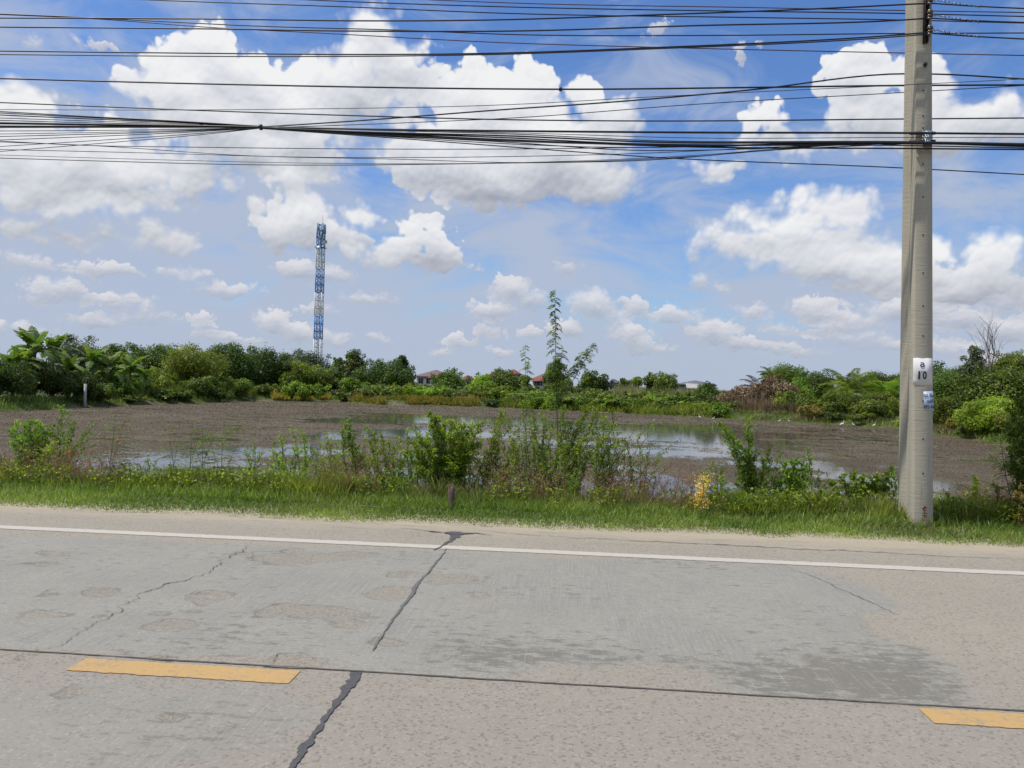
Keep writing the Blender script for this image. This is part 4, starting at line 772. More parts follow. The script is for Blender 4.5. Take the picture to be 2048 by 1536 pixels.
egret(1400, 834.5, 0.9, 'white egret at the waterline below the pale roofed house, the larger of two', -1, True); egret(1427, 835.5, 0.6, 'white egret at the waterline below the pale roofed house, the smaller of two', 1, True)

# ------------------------------------------------------------------ trees and bushes
def lobed_crown(rg, lobes, n, ls, shell=0.55, flat=0.35, droop=0.15, tj=0.16):
    lobes = np.array(lobes); w_ = lobes[:, 3] ** 2 * 1.0; k = rg.choice(len(lobes), n, p=w_ / w_.sum()); c = lobes[k]
    dr = unit(rg.normal(size=(n, 3))); r = c[:, 3] * (shell + (1.06 - shell) * rg.uniform(0, 1, n) ** 0.6)
    # ragged edge: lobes carry small sub-clumps
    sub = np.sin(dr[:, 0] * 7 + k) * np.sin(dr[:, 1] * 7 + k * 2) * np.sin(dr[:, 2] * 7 + k * 3); r = r * (1 + 0.16 * sub) * np.where(rg.uniform(size=n) < 0.08, rg.uniform(1.0, 1.35, n), 1.0)
    P = c[:, :3] + dr * r[:, None] * np.array([1, 1, 0.85]); nrm = unit(dr + rg.normal(size=(n, 3)) * 0.6 + np.array([0, 0, flat]))
    D = unit(np.cross(nrm, rg.normal(size=(n, 3)))); D[:, 2] -= droop; D = unit(D); S = unit(np.cross(nrm, D))
    s = ls * rg.uniform(0.6, 1.5, n); lt = rg.uniform(-0.25, 0.25, len(lobes)); tone = np.clip(0.42 + lt[k] + rg.normal(0, tj, n) + 0.10 * sub, 0, 1)
    keep = P[:, 2] > 0.02
    return leaf_quads(P, D, S, s * 1.5, s)[keep], tone[keep]
def make_lobes(rg, cw, z0, z1, k, rfac=0.34, taper=0.0):
    L = []; H_ = z1 - z0; zc = (z0 + z1) / 2
    for i in range(k):
        for _ in range(20):
            u = rg.uniform(-1, 1, 3)
            if u @ u <= 1: break
        r = rfac * min(cw, H_ * 1.1) * rg.uniform(0.5, 1.35); f = 1 - taper * max(0, u[2])
        L.append((u[0] * max(cw / 2 - r * 0.9, 0.05) * f, u[1] * max(cw / 2 - r * 0.9, 0.05) * f, zc + u[2] * max(H_ / 2 - r * 0.85, 0.05), r))
    for i in range(5):
        a_ = rg.uniform(0, 6.28); e_ = rg.uniform(0.3, 1.3); r = rfac * 0.5 * min(cw, H_) * rg.uniform(0.7, 1.2); L.append((math.cos(a_) * math.cos(e_) * cw * 0.47, math.sin(a_) * math.cos(e_) * cw * 0.47, zc + math.sin(e_) * (H_ / 2 - r * 0.2), r))
    L.append((rg.uniform(-.15, .15) * cw, 0, z1 - rfac * 0.75 * min(cw, H_), rfac * 0.8 * min(cw, H_)))
    return L
def tree(label, px, top, wpx, Z, mat, name='tree', cat='tree', crown=0.8, k=14, ls=None, dens=1.0, seed=None, rfac=0.23, taper=0.3, shell=0.5, group=None, trunk=True, tj=0.16, asp=1.0):
    seed = seed or int(px * 7 + top); rg = np.random.default_rng(seed)
    p = at(px, top, Z); x, y = p[0], p[1]; z0 = gz(x, y); h = float(p[2]) - z0; cw = wpx * (1.28 if name == 'tree' else 1.22) * Z / 1500.0; k = int(k * 2.0); crown = min(1.0, crown + 0.08) if crown > 0.75 else crown
    ls = ls or max(0.075, Z * 0.00140); zb = h * (1 - crown)
    L = make_lobes(rg, cw, zb, h, k, rfac, taper)
    n = int(dens * 2.6 * cw * (h - zb) * 3.0 / (ls * ls * 0.9)); n = min(max(n, 1200), 20000)
    V4, t = lobed_crown(rg, L, n, ls, shell, tj=tj)
    e_ = empty(name, (x, y, z0), label, cat, group)
    mb_ = MB(); mb_.quads(V4, t); mb_.build('crown' if trunk else 'foliage', M[mat], e_)
    tb_ = MB(); r0 = max(0.03, h * 0.022)
    if trunk:
        tb_.tube([(0, 0, -0.2), (rg.uniform(-.1, .1), 0, zb * 0.6 + h * 0.12), (rg.uniform(-.2, .2), 0, zb + (h - zb) * 0.45), (0, 0, zb + (h - zb) * 0.8)], [r0 * 1.3, r0, r0 * 0.7, r0 * 0.2], 7)
    for l in L[: (8 if trunk else 7)]: tb_.tube([(0, 0, (zb * 0.7 + h * 0.1) if trunk else 0.0), (l[0] * 0.5, l[1] * 0.5, (zb + l[2]) * 0.5), (l[0], l[1], l[2])], [r0 * 0.55, r0 * 0.35, r0 * 0.12], 5)
    tb_.build('trunk' if trunk else 'stems', M['bark'], e_)
    return e_
def bush(label, px, top, wpx, Z, mat, **kw):
    kw.setdefault('group', None); kw.setdefault('rfac', 0.22)
    return tree(label, px, top, wpx, Z, mat, name='bush', cat='bush', crown=1.0, trunk=False, taper=kw.pop('taper', 0.15), **kw)
sdp = shore_depth
# --- left bank
tree('dark leafy tree cut by the left edge of the photo, beside the banana plant', -8, 712, 120, sdp(0) + 3, 'leaf_dark', crown=0.97, k=16)
bush('dark rounded thicket under the tall banana plant', 100, 735, 150, sdp(100) + 6, 'leaf_dark', k=18)
tree('grey green feathery tree rising between the two banana clumps', 150, 671, 118, sdp(150) + 24, 'leaf_pale', k=18, shell=0.3)
bush('leafy bush around the stem of the tallest banana plant', 62, 715, 80, sdp(60) + 6, 'leaf_mid', k=12)
tree('small dark tree peeping above the right banana clump', 245, 687, 62, sdp(245) + 22, 'leaf_mid', k=10)
tree('mid green tree peeping left of the small dark tree', 205, 700, 45, sdp(245) + 26, 'leaf_dark', k=8)
tree('dark green tree with a small peak, left of the big yellow green one', 318, 686, 105, sdp(320) + 22, 'leaf_dark', k=16, crown=0.9)
bush('olive rounded bush on the left shore right of the banana clump', 312, 735, 92, sdp(312) + 6, 'leaf_olive', k=14)
bush('bluish green broad leaved bush beside the boundary post', 195, 765, 78, sdp(195) + 1.5, 'leaf_mid', k=12)
bush('low tangled green bush between boundary post and olive bush', 255, 790, 70, sdp(255) + 1.5, 'leaf_olive', k=10)
tree('big yellow green spreading tree, widest on the left bank', 392, 686, 132, sdp(400) + 8, 'leaf_olive', k=22, crown=0.85, taper=0.1)
tree('dark tree with reddish tinged top right of the big yellow green tree', 465, 683, 82, sdp(460) + 13, 'leaf_dark', k=14, crown=0.9)
tree('dark green tree with a pointed tip left of the tower', 530, 693, 95, sdp(530) + 14, 'leaf_dark', k=14, crown=0.9)
tree('pale sparse tree just below the telecom tower', 612, 699, 100, sdp(610) + 14, 'leaf_pale', k=16, shell=0.25, dens=0.5, crown=0.75)
tree('rounded mid green tree in front of the pale sparse tree', 612, 722, 90, sdp(610) + 9, 'leaf_mid', k=12, crown=0.95)
bush('yellow green shore bush below the big spreading tree', 400, 752, 72, sdp(400) + 3, 'leaf_olive', k=12)
bush('light green pointed shore bush below the reddish topped tree', 470, 752, 80, sdp(470) + 3, 'leaf_mid', k=12)
bush('low dark bush dipping into the water on the left shore', 440, 775, 70, sdp(440) + 1.0, 'leaf_dark', k=10)
bush('low grassy green bush on the shore left of the tower', 350, 778, 90, sdp(350) + 1.2, 'leaf_mid', k=10)
bush('broad light green bush spilling onto the water directly below the tower', 610, 762, 108, sdp(610) + 1.5, 'leaf_light', k=16, dens=1.0)
bush('yellow green bush left of the broad one below the tower', 545, 768, 60, sdp(545) + 2, 'leaf_olive', k=10)
bush('dark green bush right of the broad one below the tower', 668, 742, 70, sdp(660) + 8, 'leaf_dark', k=10)
bush('rounded mid green bush between tower and knobbly tree', 700, 755, 70, sdp(700) + 6, 'leaf_mid', k=10)
bush('wispy grey green bush right of the tower foot', 650, 728, 60, sdp(650) + 20, 'leaf_pale', k=8, shell=0.2, dens=0.6)
tree('tall knobbly dark tree with ball shaped leaf clusters right of the tower', 708, 697, 42, sdp(700) + 32, 'leaf_dark', k=20, rfac=0.20, crown=0.85, shell=0.7)
tree('small ball topped tree at the left shoulder of the knobbly tree', 676, 715, 26, sdp(690) + 32, 'leaf_dark', k=8, rfac=0.22, crown=0.6)
tree('wide round dark tree with brownish leaves right of the knobbly tree', 772, 719, 106, sdp(760) + 30, 'leaf_dark', k=18, crown=0.95)
tree('leaning dark tree top sticking out right above the wide round one', 804, 709, 28, sdp(760) + 36, 'leaf_dark', k=10, rfac=0.22, crown=0.7)
tree('small dark tree left of the grey brown roofed house', 818, 738, 24, sdp(820) + 30, 'leaf_dark', k=7, crown=0.9)
# --- centre, in front of the houses
tree('bright green conical tree in front of the leftmost house', 897, 736, 58, sdp(900) + 40, 'leaf_mid', k=12, taper=0.7, crown=0.97)
tree('light green low tree left of the orange roofed house', 965, 746, 56, sdp(960) + 42, 'leaf_light', k=10, crown=0.97)
tree('dark round tree in front of the orange roofed house', 1013, 737, 52, sdp(1010) + 44, 'leaf_dark', k=10, crown=0.97)
tree('small light green tree left of the red roofed house', 1047, 750, 26, sdp(1010) + 44, 'leaf_mid', k=7, crown=0.97)
tree('dark round tree behind the tall sapling', 1113, 724, 48, sdp(1110) + 60, 'leaf_dark', k=10, crown=0.97)
bush('low olive bush right of the red roofed house', 1132, 757, 40, sdp(1130) + 45, 'leaf_olive', k=7)
tree('ragged green tree right of the tall sapling', 1180, 740, 40, sdp(1180) + 50, 'leaf_mid', k=12, rfac=0.22, crown=0.9)
tree('ragged green tree with an open top, right one of the two beyond the sapling', 1205, 747, 36, sdp(1180) + 50, 'leaf_dark', k=10, rfac=0.22, crown=0.9)
tree('small round light green tree, left one of a pair right of the grey roof', 1247, 757, 32, sdp(1250) + 45, 'leaf_mid', k=7, crown=0.97)
tree('small pointed green tree, right one of a pair beside the grey roof', 1277, 754, 32, sdp(1280) + 45, 'leaf_mid', k=7, taper=0.6, crown=0.97)
tree('dark narrow tree touching the big round bright one', 1304, 746, 30, sdp(1300) + 42, 'leaf_dark', k=8, crown=0.97)
tree('big round bright green tree left of the pale roofed house', 1332, 745, 50, sdp(1330) + 40, 'leaf_mid', k=12, crown=0.97)
tree('dark drooping feathery tree standing in front of the pale roofed house', 1415, 763, 48, sdp(1410) + 12, 'leaf_dark', k=12, rfac=0.24, crown=0.9, shell=0.3)
# --- right bank
tree('green tree behind the dead brown palm', 1570, 724, 78, sdp(1560) + 26, 'leaf_mid', k=14, crown=0.95)
tree('dark green tree line top left of the coconut palm', 1640, 741, 70, sdp(1640) + 32, 'leaf_dark', k=12, crown=0.95)
bush('yellow green bush beneath the tree line left of the coconut palm', 1600, 757, 56, sdp(1600) + 16, 'leaf_light', k=9)
tree('dark tree between coconut palm and concrete pole', 1762, 741, 80, sdp(1740) + 30, 'leaf_dark', k=12, crown=0.95)
bush('mid green bush at the foot of the coconut palm', 1690, 782, 80, sdp(1690) + 3, 'leaf_mid', k=12)
bush('bluish green bush left of the coconut palm near the water', 1590, 780, 80, sdp(1590) + 5, 'leaf_mid', k=12)
bush('olive bush on the shore just left of the concrete pole', 1762, 785, 90, sdp(1760) + 3, 'leaf_olive', k=12)
bush('yellowish low bush on the shore near the egrets', 1625, 808, 50, sdp(1625) + 1.2, 'leaf_yellow', k=8)
bush('low green bush at the waterline between the egrets', 1725, 822, 50, sdp(1725) + 0.8, 'leaf_olive', k=8)
tree('wooded dark green hill of tree tops right behind the concrete pole', 1880, 724, 110, sdp(1880) + 95, 'leaf_dark', k=16, crown=0.97)
tree('dense dark green tree immediately right of the concrete pole', 1900, 733, 95, sdp(1900) + 14, 'leaf_mid', k=16, crown=0.97)
tree('narrow tall tree with grey undersides left of the bare tree', 1952, 692, 46, sdp(1950) + 16, 'leaf_pale', k=12, taper=0.6, crown=0.7)
tree('brownish green spreading tree top at the right edge', 2022, 700, 80, sdp(2020) + 18, 'leaf_olive', k=14, shell=0.3, crown=0.55, dens=0.8)
tree('large dark leafy tree below the bare tree', 1990, 733, 125, sdp(1990) + 7, 'leaf_mid', k=20, crown=0.97, ls=0.13)
tree('dark tree at the right edge of the photo behind the near shrub', 2070, 725, 110, sdp(2040) + 8, 'leaf_dark', k=14, crown=0.97)
bush('rounded light green bush at the right shore', 1985, 790, 120, sdp(1985) + 2.5, 'leaf_light', k=16)
bush('yellow green bush between concrete pole and rounded right shore bush', 1898, 790, 78, sdp(1890) + 3, 'leaf_olive', k=12)
bush('small yellow flowering bush at the right waterline', 1905, 836, 42, sdp(1900) + 1.2, 'leaf_yellow', k=6)
bush('low green bush at the right shore corner', 1950, 850, 70, sdp(1950) + 0.8, 'leaf_mid', k=9)
bush('olive green bush running off the right edge of the photo', 2065, 800, 110, sdp(2040) + 1.5, 'leaf_olive', k=12)
# dead brown brush
for (px, top, wpx, off, lb) in ((1540, 752, 70, 10, 'dead brown bushy brush under the dead palm'), (1490, 768, 60, 8, 'low dead brown brush right of the feathery dark tree'), (1455, 778, 50, 6, 'pale brown dry brush beside the feathery dark tree'), (1578, 765, 50, 8, 'reddish brown dry brush left of the yellow green bush')):
    bush(lb, px, top, wpx, sdp(px) + off, 'leaf_brown', k=10, shell=0.2, dens=0.6, ls=0.12)
# --- belt of bushes on the far shore: three kinds, copied
def copy_tree(o, parent=None):
    c = o.copy(); COL.objects.link(c)
    if parent is not None: c.parent = parent
    for ch in list(o.children): copy_tree(ch, c)
    return c
GBELT = 'bushes packed along the far shore'
protos = []
for k_, (mt_, sd_) in enumerate((('leaf_mid', 11), ('leaf_olive', 12), ('leaf_light', 13), ('leaf_dark', 14))):
    protos.append(bush('weedy green bush packed into the belt along the far shore', 800 + 60 * k_, 772, 66, 105, mt_, k=11, seed=sd_, group=GBELT, ls=0.17))
rg = np.random.default_rng(77); used = [False] * 4
belt = []
for row, (off, top0, n_) in enumerate(((16, 764, 17), (8, 772, 18), (3.0, 784, 12))):
    for i in range(n_):
        px = 690 + (1460 - 690) * (i + rg.uniform(0.1, 0.9)) / n_
        if row == 2 and px < 1000: continue
        belt.append((px, top0 + (px - 1000) * 0.022 + rg.uniform(-3, 4), sdp(px) + off + rg.uniform(-1, 2)))
for (px, top, Z) in belt:
    k_ = int(rg.choice(4, p=[0.4, 0.3, 0.17, 0.13])); o = protos[k_] if not used[k_] else copy_tree(protos[k_]); used[k_] = True
    p = at(px, top, Z); z0 = gz(p[0], p[1]); h = float(p[2]) - z0; ph = float(at(0, 0, 1)[2]) * 0 + h
    o.location = (p[0], p[1], z0 - 0.05); base_h = protos_h = None
    o.rotation_euler = (0, 0, rg.uniform(0, 6.28)); o['h'] = 1
    s_ = h / 2.0; o.scale = (rg.uniform(1.0, 1.5) * 1.0, rg.uniform(1.0, 1.3), max(0.45, s_ * 0.95))
    del o['h']
GLOW = 'small bushes right at the waterline of the far shore'
pr2 = []
for k_, (mt_, sd_) in enumerate((('leaf_mid', 21), ('leaf_olive', 22), ('leaf_dark', 23), ('leaf_light', 24))):
    pr2.append(bush('small weedy bush growing right at the waterline of the far shore', 300 + 60 * k_, 800, 30, 75, mt_, k=8, seed=sd_, group=GLOW, ls=0.12))
u2 = [False] * 4
for i in range(64):
    px = -60 + 2120 * (i + rg.uniform(0.1, 0.9)) / 64
    if 700 < px < 960: continue
    k_ = int(rg.choice(4, p=[0.35, 0.3, 0.25, 0.10])); o = pr2[k_] if not u2[k_] else copy_tree(pr2[k_]); u2[k_] = True
    p = at(px, 790, sdp(px) + rg.uniform(0.4, 2.6)); o.location = (p[0], p[1], gz(p[0], p[1]) - 0.08); o.rotation_euler = (0, 0, rg.uniform(0, 6.28)); q_ = rg.uniform(0.7, 1.5); o.scale = (q_ * rg.uniform(1, 1.6), q_ * 1.2, q_ * rg.uniform(0.6, 1.1))
# the prototypes were built at their own height; bring every copy to a 2 m base height
# --- shoreline grasses and yellowed plants
def blades(n, px0, px1, offs, h0, h1, mat, name, label, wd_=0.05, seed=1, lean=0.25, cat='grass', dens_by=None, tone0=0.45):
    rg = np.random.default_rng(seed); px = rg.uniform(px0, px1, n); of = rg.uniform(offs[0], offs[1], n)
    xs_ = [a for a, b in SHORE]; ds = np.array([float((on_z(a, b, WZ) - CAM) @ FW) for a, b in SHORE]); Z = np.interp(px, xs_, ds) + of
    P = CAM[None, :] + Z[:, None] * (FW[None, :] + RT0[None, :] * ((px - W / 2) / F)[:, None]); P[:, 2] = ground_z(P[:, 0], P[:, 1]) - 0.03
    cl = fbm(P[:, 0] * 0.5, P[:, 1] * 0.5, seed + 5, 3); keep = cl > (dens_by if dens_by is not None else 0.0); P = P[keep]; cl = cl[keep]; n = len(P)
    D = unit(np.stack([rg.normal(0, lean, n), rg.normal(0, lean, n), np.ones(n)], 1)); an = rg.uniform(0, 3.14, n); S = np.stack([np.cos(an), np.sin(an), np.zeros(n)], 1)
    mb_ = MB(); hh = rg.uniform(h0, h1, n) * (0.6 + cl); mb_.quads(leaf_quads(P, D, S, hh, np.full(n, wd_) * rg.uniform(.6, 1.4, n)), np.clip(rg.normal(tone0, 0.2, n) + (cl - 0.5), 0, 1))
    ob = mb_.build(name, M[mat]); finish(ob, label, cat, kind='stuff'); return ob
blades(26000, -100, 2150, (0.1, 5), 0.12, 0.45, 'grass', 'shore_grass', 'green grass fringing the far shore of the pond', 0.05, 1, 0.35)
blades(6500, 690, 1010, (0.1, 3.0), 0.3, 0.8, 'leaf_yellow', 'yellowed_shore_plants', 'yellow orange dying plants along the far shore left of centre', 0.11, 2, 0.4, dens_by=0.42)
blades(2500, 545, 660, (0.1, 1.6), 0.3, 0.8, 'leaf_yellow', 'yellowed_plants', 'yellowish dry plants at the waterline below the tower', 0.10, 3, 0.4, dens_by=0.42)
blades(5000, 1230, 1400, (9, 20), 1.2, 2.3, 'reed', 'tall_reeds', 'tall pale brown reeds below the round bright tree', 0.05, 4, 0.12)
blades(5000, 950, 1300, (14, 24), 1.0, 1.9, 'reed', 'dry_grass_stand', 'tall dry grass stand in front of the red roofed house', 0.045, 5, 0.15, dens_by=0.4)
blades(7000, 1430, 1960, (0.2, 3.5), 0.2, 0.7, 'reed', 'dry_shore_grass', 'straw coloured dry grass along the right shore', 0.05, 6, 0.5, dens_by=0.45)
blades(7000, 1420, 1600, (3, 12), 0.6, 1.7, 'leaf_brown', 'dead_brown_reeds', 'dead brown reeds under the dead palm', 0.05, 7, 0.35)
blades(9000, 250, 560, (2, 8), 0.5, 1.2, 'grass', 'tall_bank_grass', 'tall green grass between the bushes of the left shore', 0.05, 8, 0.3)
blades(9000, 1000, 1460, (0.1, 5), 0.3, 0.8, 'leaf_olive', 'low_bank_weeds', 'low weeds on the flat bank right of centre', 0.09, 9, 0.6)
# --- banana plants
def banana(label, px, top, Z, nleaf=11, L=2.1, lean=0.0, seed=1, base_off=0.0):
    rg = np.random.default_rng(seed); p = at(px, top, Z); z0 = gz(p[0], p[1]); H_ = float(p[2]) - z0; L = L * 0.96; hs_ = max(H_ - L * 0.86, 0.5)
    e_ = empty('banana_plant', (p[0], p[1], z0), label, 'banana plant', 'banana plants on the left bank'); s_ = MB(); s_.tube([(0, 0, -0.2), (lean * 0.3, 0, hs_ * 0.5), (lean, 0, hs_)], [0.15, 0.12, 0.07], 8); s_.build('stem', M['stem'], e_)
    for i in range(nleaf + 4):
        az = i * 2.4 + rg.uniform(-0.3, 0.3); el = rg.uniform(0.25, 1.45) if i > 2 else rg.uniform(1.2, 1.5); Ll = L * rg.uniform(0.85, 1.25); n_ = 15; pos = np.array([lean, 0, hs_]); mid = [pos]; e2 = el
        for j in range(n_): pos = pos + Ll / n_ * np.array([math.cos(az) * math.cos(e2), math.sin(az) * math.cos(e2), math.sin(e2)]); mid.append(pos); e2 -= rg.uniform(0.05, 0.13) * (1.3 - 0.6 * (el > 1.1))
        mid = np.array(mid); side = np.array([-math.sin(az), math.cos(az), 0]); mb_ = MB(); q4 = []; tn = []; t0 = rg.uniform(0.25, 0.75)
        for j in range(1, n_):
            f = j / n_; wd_ = 0.44 * math.sin(math.pi * min(1, 0.12 + f * 0.9)) ** 0.6 * (1 if f < .92 else .6) * L / 2.1
            for sgn in (-1, 1):
                g_ = max(0.0, rg.uniform(-0.3, 0.25)); a_ = mid[j]; b_ = mid[j + 1] * (1 - g_ * 0.5) + mid[j] * g_ * 0.5; dn = np.array([0, 0, -1]) * wd_ * rg.uniform(0.05, 0.35)
                q4.append([a_, b_, b_ + sgn * side * wd_ + dn, a_ + sgn * side * wd_ * rg.uniform(.8, 1) + dn]); tn.append(min(1, max(0, t0 + rg.uniform(-.15, .15))))
        mb_.quads(np.array(q4), tn); mb_.tube(mid, np.linspace(0.025, 0.006, len(mid)), 4, tone=0.95); mb_.build('leaf', M['leaf_banana'], e_)
banana('tallest banana plant on the left bank, standing clear above its neighbours', 72, 655, sdp(72) + 5, 15, 2.3, seed=1)
banana('banana plant with drooping leaves below left of the tallest one', 50, 690, sdp(60) + 4, 10, 1.8, seed=11)
banana('banana plant between the two banana clumps', 140, 705, sdp(140) + 6, 11, 1.9, seed=12)
banana('small banana plant right of the right clump', 288, 735, sdp(290) + 4, 9, 1.5, seed=13)
banana('banana plant leaning behind the tallest one', 108, 668, sdp(100) + 7, 10, 1.9, seed=2)
banana('banana plant at the far left below the tallest one', 28, 700, sdp(30) + 4, 9, 1.9, seed=3)
banana('banana plant with one upright leaf right of the grey green tree', 186, 690, sdp(186) + 6, 10, 2.0, seed=4)
banana('banana plant in the middle of the right banana clump', 222, 702, sdp(222) + 4, 12, 2.1, seed=5)
banana('banana plant at the right end of the banana clump', 262, 705, sdp(262) + 5, 11, 2.1, seed=6)
bush('leafy undergrowth beneath the right banana clump', 215, 745, 120, sdp(215) + 5, 'leaf_mid', k=14)
bush('leafy undergrowth right of the banana clump', 270, 750, 60, sdp(270) + 7, 'leaf_dark', k=10)
for i_, (a_, t_, w_, m_) in enumerate(((285, 700, 60, 'leaf_dark'), (355, 700, 70, 'leaf_mid'), (430, 700, 70, 'leaf_dark'), (500, 705, 70, 'leaf_mid'), (570, 712, 60, 'leaf_dark'), (655, 745, 60, 'leaf_olive'), (735, 735, 70, 'leaf_dark'), (20, 735, 90, 'leaf_mid'))):
    tree('background tree filling the gap between the trees of the left bank', a_, t_, w_, sdp(a_) + 34, m_, crown=0.95, group='background trees of the left bank')
banana('low banana plant behind the boundary post', 160, 735, sdp(160) + 3, 9, 1.6, seed=7)
# --- palms
def palm(label, px, top, Z, nf=18, L=3.0, mat='leaf_mid', seed=1, sh=0.8, cat='palm', w_=0.6):
    rg = np.random.default_rng(seed); p = at(px, top, Z); z0 = gz(p[0], p[1]); H_ = float(p[2]) - z0; hs_ = max(H_ - L * 0.86, 0.35)
    e_ = empty('palm', (p[0], p[1], z0), label, cat); s_ = MB(); s_.tube([(0, 0, -0.2), (0.03, 0, hs_ * 0.5), (0, 0, hs_)], [0.2, 0.15, 0.13], 8); s_.build('trunk', M['bark'], e_); fm = MB()
    for i in range(nf):
        az = i * 2.4 + rg.uniform(-.2, .2); el = 1.45 - 1.25 * (i / nf) + rg.uniform(-.1, .1); Ll = L * rg.uniform(.8, 1.1); n_ = 26; pos = np.array([0, 0, hs_]); mid = [pos]; e2 = el
        for j in range(n_): pos = pos + Ll / n_ * np.array([math.cos(az) * math.cos(e2), math.sin(az) * math.cos(e2), math.sin(e2)]); mid.append(pos); e2 -= 0.045 + 0.03 * (j / n_)
        mid = np.array(mid); side = np.array([-math.sin(az), math.cos(az), 0]); t0 = rg.uniform(0.2, 0.8); fm.tube(mid, np.linspace(0.025, 0.005, len(mid)), 4, tone=0.9); q4 = []
        fw = np.array([math.cos(az), math.sin(az), 0])
        for j in range(3, n_):
            f = j / n_; ll = w_ * math.sin(math.pi * (0.15 + f * 0.8)) + 0.1
            for sgn in (-1, 1):
                for s2 in (0, 0.5):
                    b_ = mid[j] * (1 - s2) + mid[min(j + 1, n_)] * s2; D = unit(sgn * side * 0.9 + fw * 0.5 + np.array([0, 0, rg.uniform(-0.6, 0.1)])); S = np.array([0, 0, 1.0]); q4.append([b_, b_ + D * ll * .4 + S * 0.03, b_ + D * ll, b_ + D * ll * .4 - S * 0.03])
        fm.quads(np.array(q4), [min(1, max(0, t0 + rg.uniform(-.2, .2))) for _ in q4])
    fm.build('fronds', M[mat], e_)
palm('young coconut palm with arching fronds left of the concrete pole', 1702, 722, sdp(1700) + 6, 34, 3.5, 'leaf_mid', 1)
palm('smaller yellowish palm between the coconut palm and the concrete pole', 1772, 742, sdp(1770) + 8, 14, 2.4, 'leaf_light', 2)
palm('palm with upright dark fronds beside the green tree on the right bank', 1553, 720, sdp(1550) + 22, 14, 3.0, 'leaf_dark', 3)
palm('half dead palm with brown hanging fronds on the right bank', 1525, 738, sdp(1525) + 10, 18, 3.0, 'leaf_brown', 4)
palm('small palm tuft drooping right of the green tree on the right bank', 1598, 735, sdp(1590) + 24, 10, 2.2, 'leaf_dark', 5)
# --- bare tree on the right
p = at(1984, 674, sdp(1985) + 15); z0 = gz(p[0], p[1]); H_ = float(p[2]) - z0; bt = empty('bare_tree', (p[0], p[1], z0), 'leafless grey tree with forked twigs above the right bank', 'tree'); s_ = MB(); q = random.Random(5)
def branch(p0, d_, L_, r_, lvl):
    pts = [p0]; dd = np.array(d_, float)
    for j in range(4): dd = dd + np.array([q.uniform(-.15, .15), q.uniform(-.15, .15), q.uniform(-.02, .12)]); dd /= np.linalg.norm(dd); pts.append(pts[-1] + dd * L_ / 4)
    s_.tube(pts, np.linspace(r_, r_ * 0.5, 5), 5)
    if lvl > 0:
        for j in range(4 if lvl > 2 else 3): t = dd + np.array([q.uniform(-.75, .75), q.uniform(-.75, .75), q.uniform(-.1, .4)]); branch(pts[-1 - (j % 3)], t / np.linalg.norm(t), L_ * q.uniform(.5, .8), r_ * 0.5, lvl - 1)
branch(np.array([0, 0, 0.0]), (0, 0, 1), H_ * 0.5, 0.12, 4); s_.build('trunk', M['bark'], bt)

# ------------------------------------------------------------------ verge grass and bank weeds
def bank_z(x, y): return ground_z(x, y)
YG = float(W2(1024, 1053)[1])
def verge(n, y0, y1, hmin, hmax, wd_, mat, seed, lean=0.5, thr=0.0, edge=0.0, tone0=0.5, xr=(-9.5, 8.5), clump=1.0):
    rg = np.random.default_rng(seed); x = rg.uniform(xr[0], xr[1], n); y = rg.uniform(y0, y1, n)
    cl = fbm(x * clump, y * clump, seed + 3, 4); ed = (fbm(x * 2.2, x * 0 + 3.3, 90, 4) - 0.5) * 0.42 + (fbm(x * 0.4, x * 0 + 7.3, 91, 2) - 0.5) * 0.3
    k = (cl > thr) & (y > YG + ed * (1 if edge else 0)); x, y, cl, ed = x[k], y[k], cl[k], ed[k]; n = len(x)
    z = bank_z(x, y); z = np.where(y < 9.0, np.maximum(z, 0.0), z) - 0.005
    fall = np.clip((y - (YG + ed)) / 0.35, 0.25, 1) if edge else 1.0
    D = unit(np.stack([rg.normal(0, lean, n), rg.normal(-0.05, lean, n), np.ones(n)], 1)); an = rg.uniform(0, 3.14, n); S = np.stack([np.cos(an), np.sin(an), np.zeros(n)], 1)
    h = rg.uniform(hmin, hmax, n) * (0.5 + cl) * fall
    return leaf_quads(np.stack([x, y, z], 1), D, S, h, wd_ * rg.uniform(.6, 1.5, n)), np.clip(rg.normal(tone0, 0.2, n) + (cl - 0.5) * 0.9, 0, 1)
mb = MB()
mb.quads(*verge(120000, YG - 0.3, 10.2, 0.04, 0.11, 0.009, None, 1, 1.0, edge=1, tone0=0.62)); mb.quads(*verge(60000, 9.3, 11.0, 0.07, 0.20, 0.008, None, 2, 0.8, 0.42, tone0=0.50))
g1 = mb.build('verge_grass', M['grass']); finish(g1, 'short green grass covering the verge beside the concrete road', 'grass', kind='stuff')
mb = MB()
for (pa, pb, n_, hm) in ((-40, 200, 2500, .35), (200, 330, 2500, .32), (330, 520, 6500, .50), (520, 700, 5000, .45), (860, 905, 900, .40), (1080, 1160, 900, .35), (1440, 1560, 3200, .42), (1560, 1800, 5200, .40), (1870, 2060, 5500, .50), (905, 1080, 1500, .3), (1160, 1400, 1500, .25)):
    xa, xb = float(on_y(pa, 1000, 10)[0]), float(on_y(pb, 1000, 10)[0]); mb.quads(*verge(int(n_ * 1.3), 9.7, 11.2, hm * 0.3, hm * 0.78, 0.011, None, int(pa + 100), 0.55, 0.42, xr=(xa, xb), tone0=0.5, clump=2.2))
g2 = mb.build('tall_verge_grass', M['grass']); finish(g2, 'tall rank grass in clumps between verge and pond', 'grass', kind='stuff')
mb = MB()
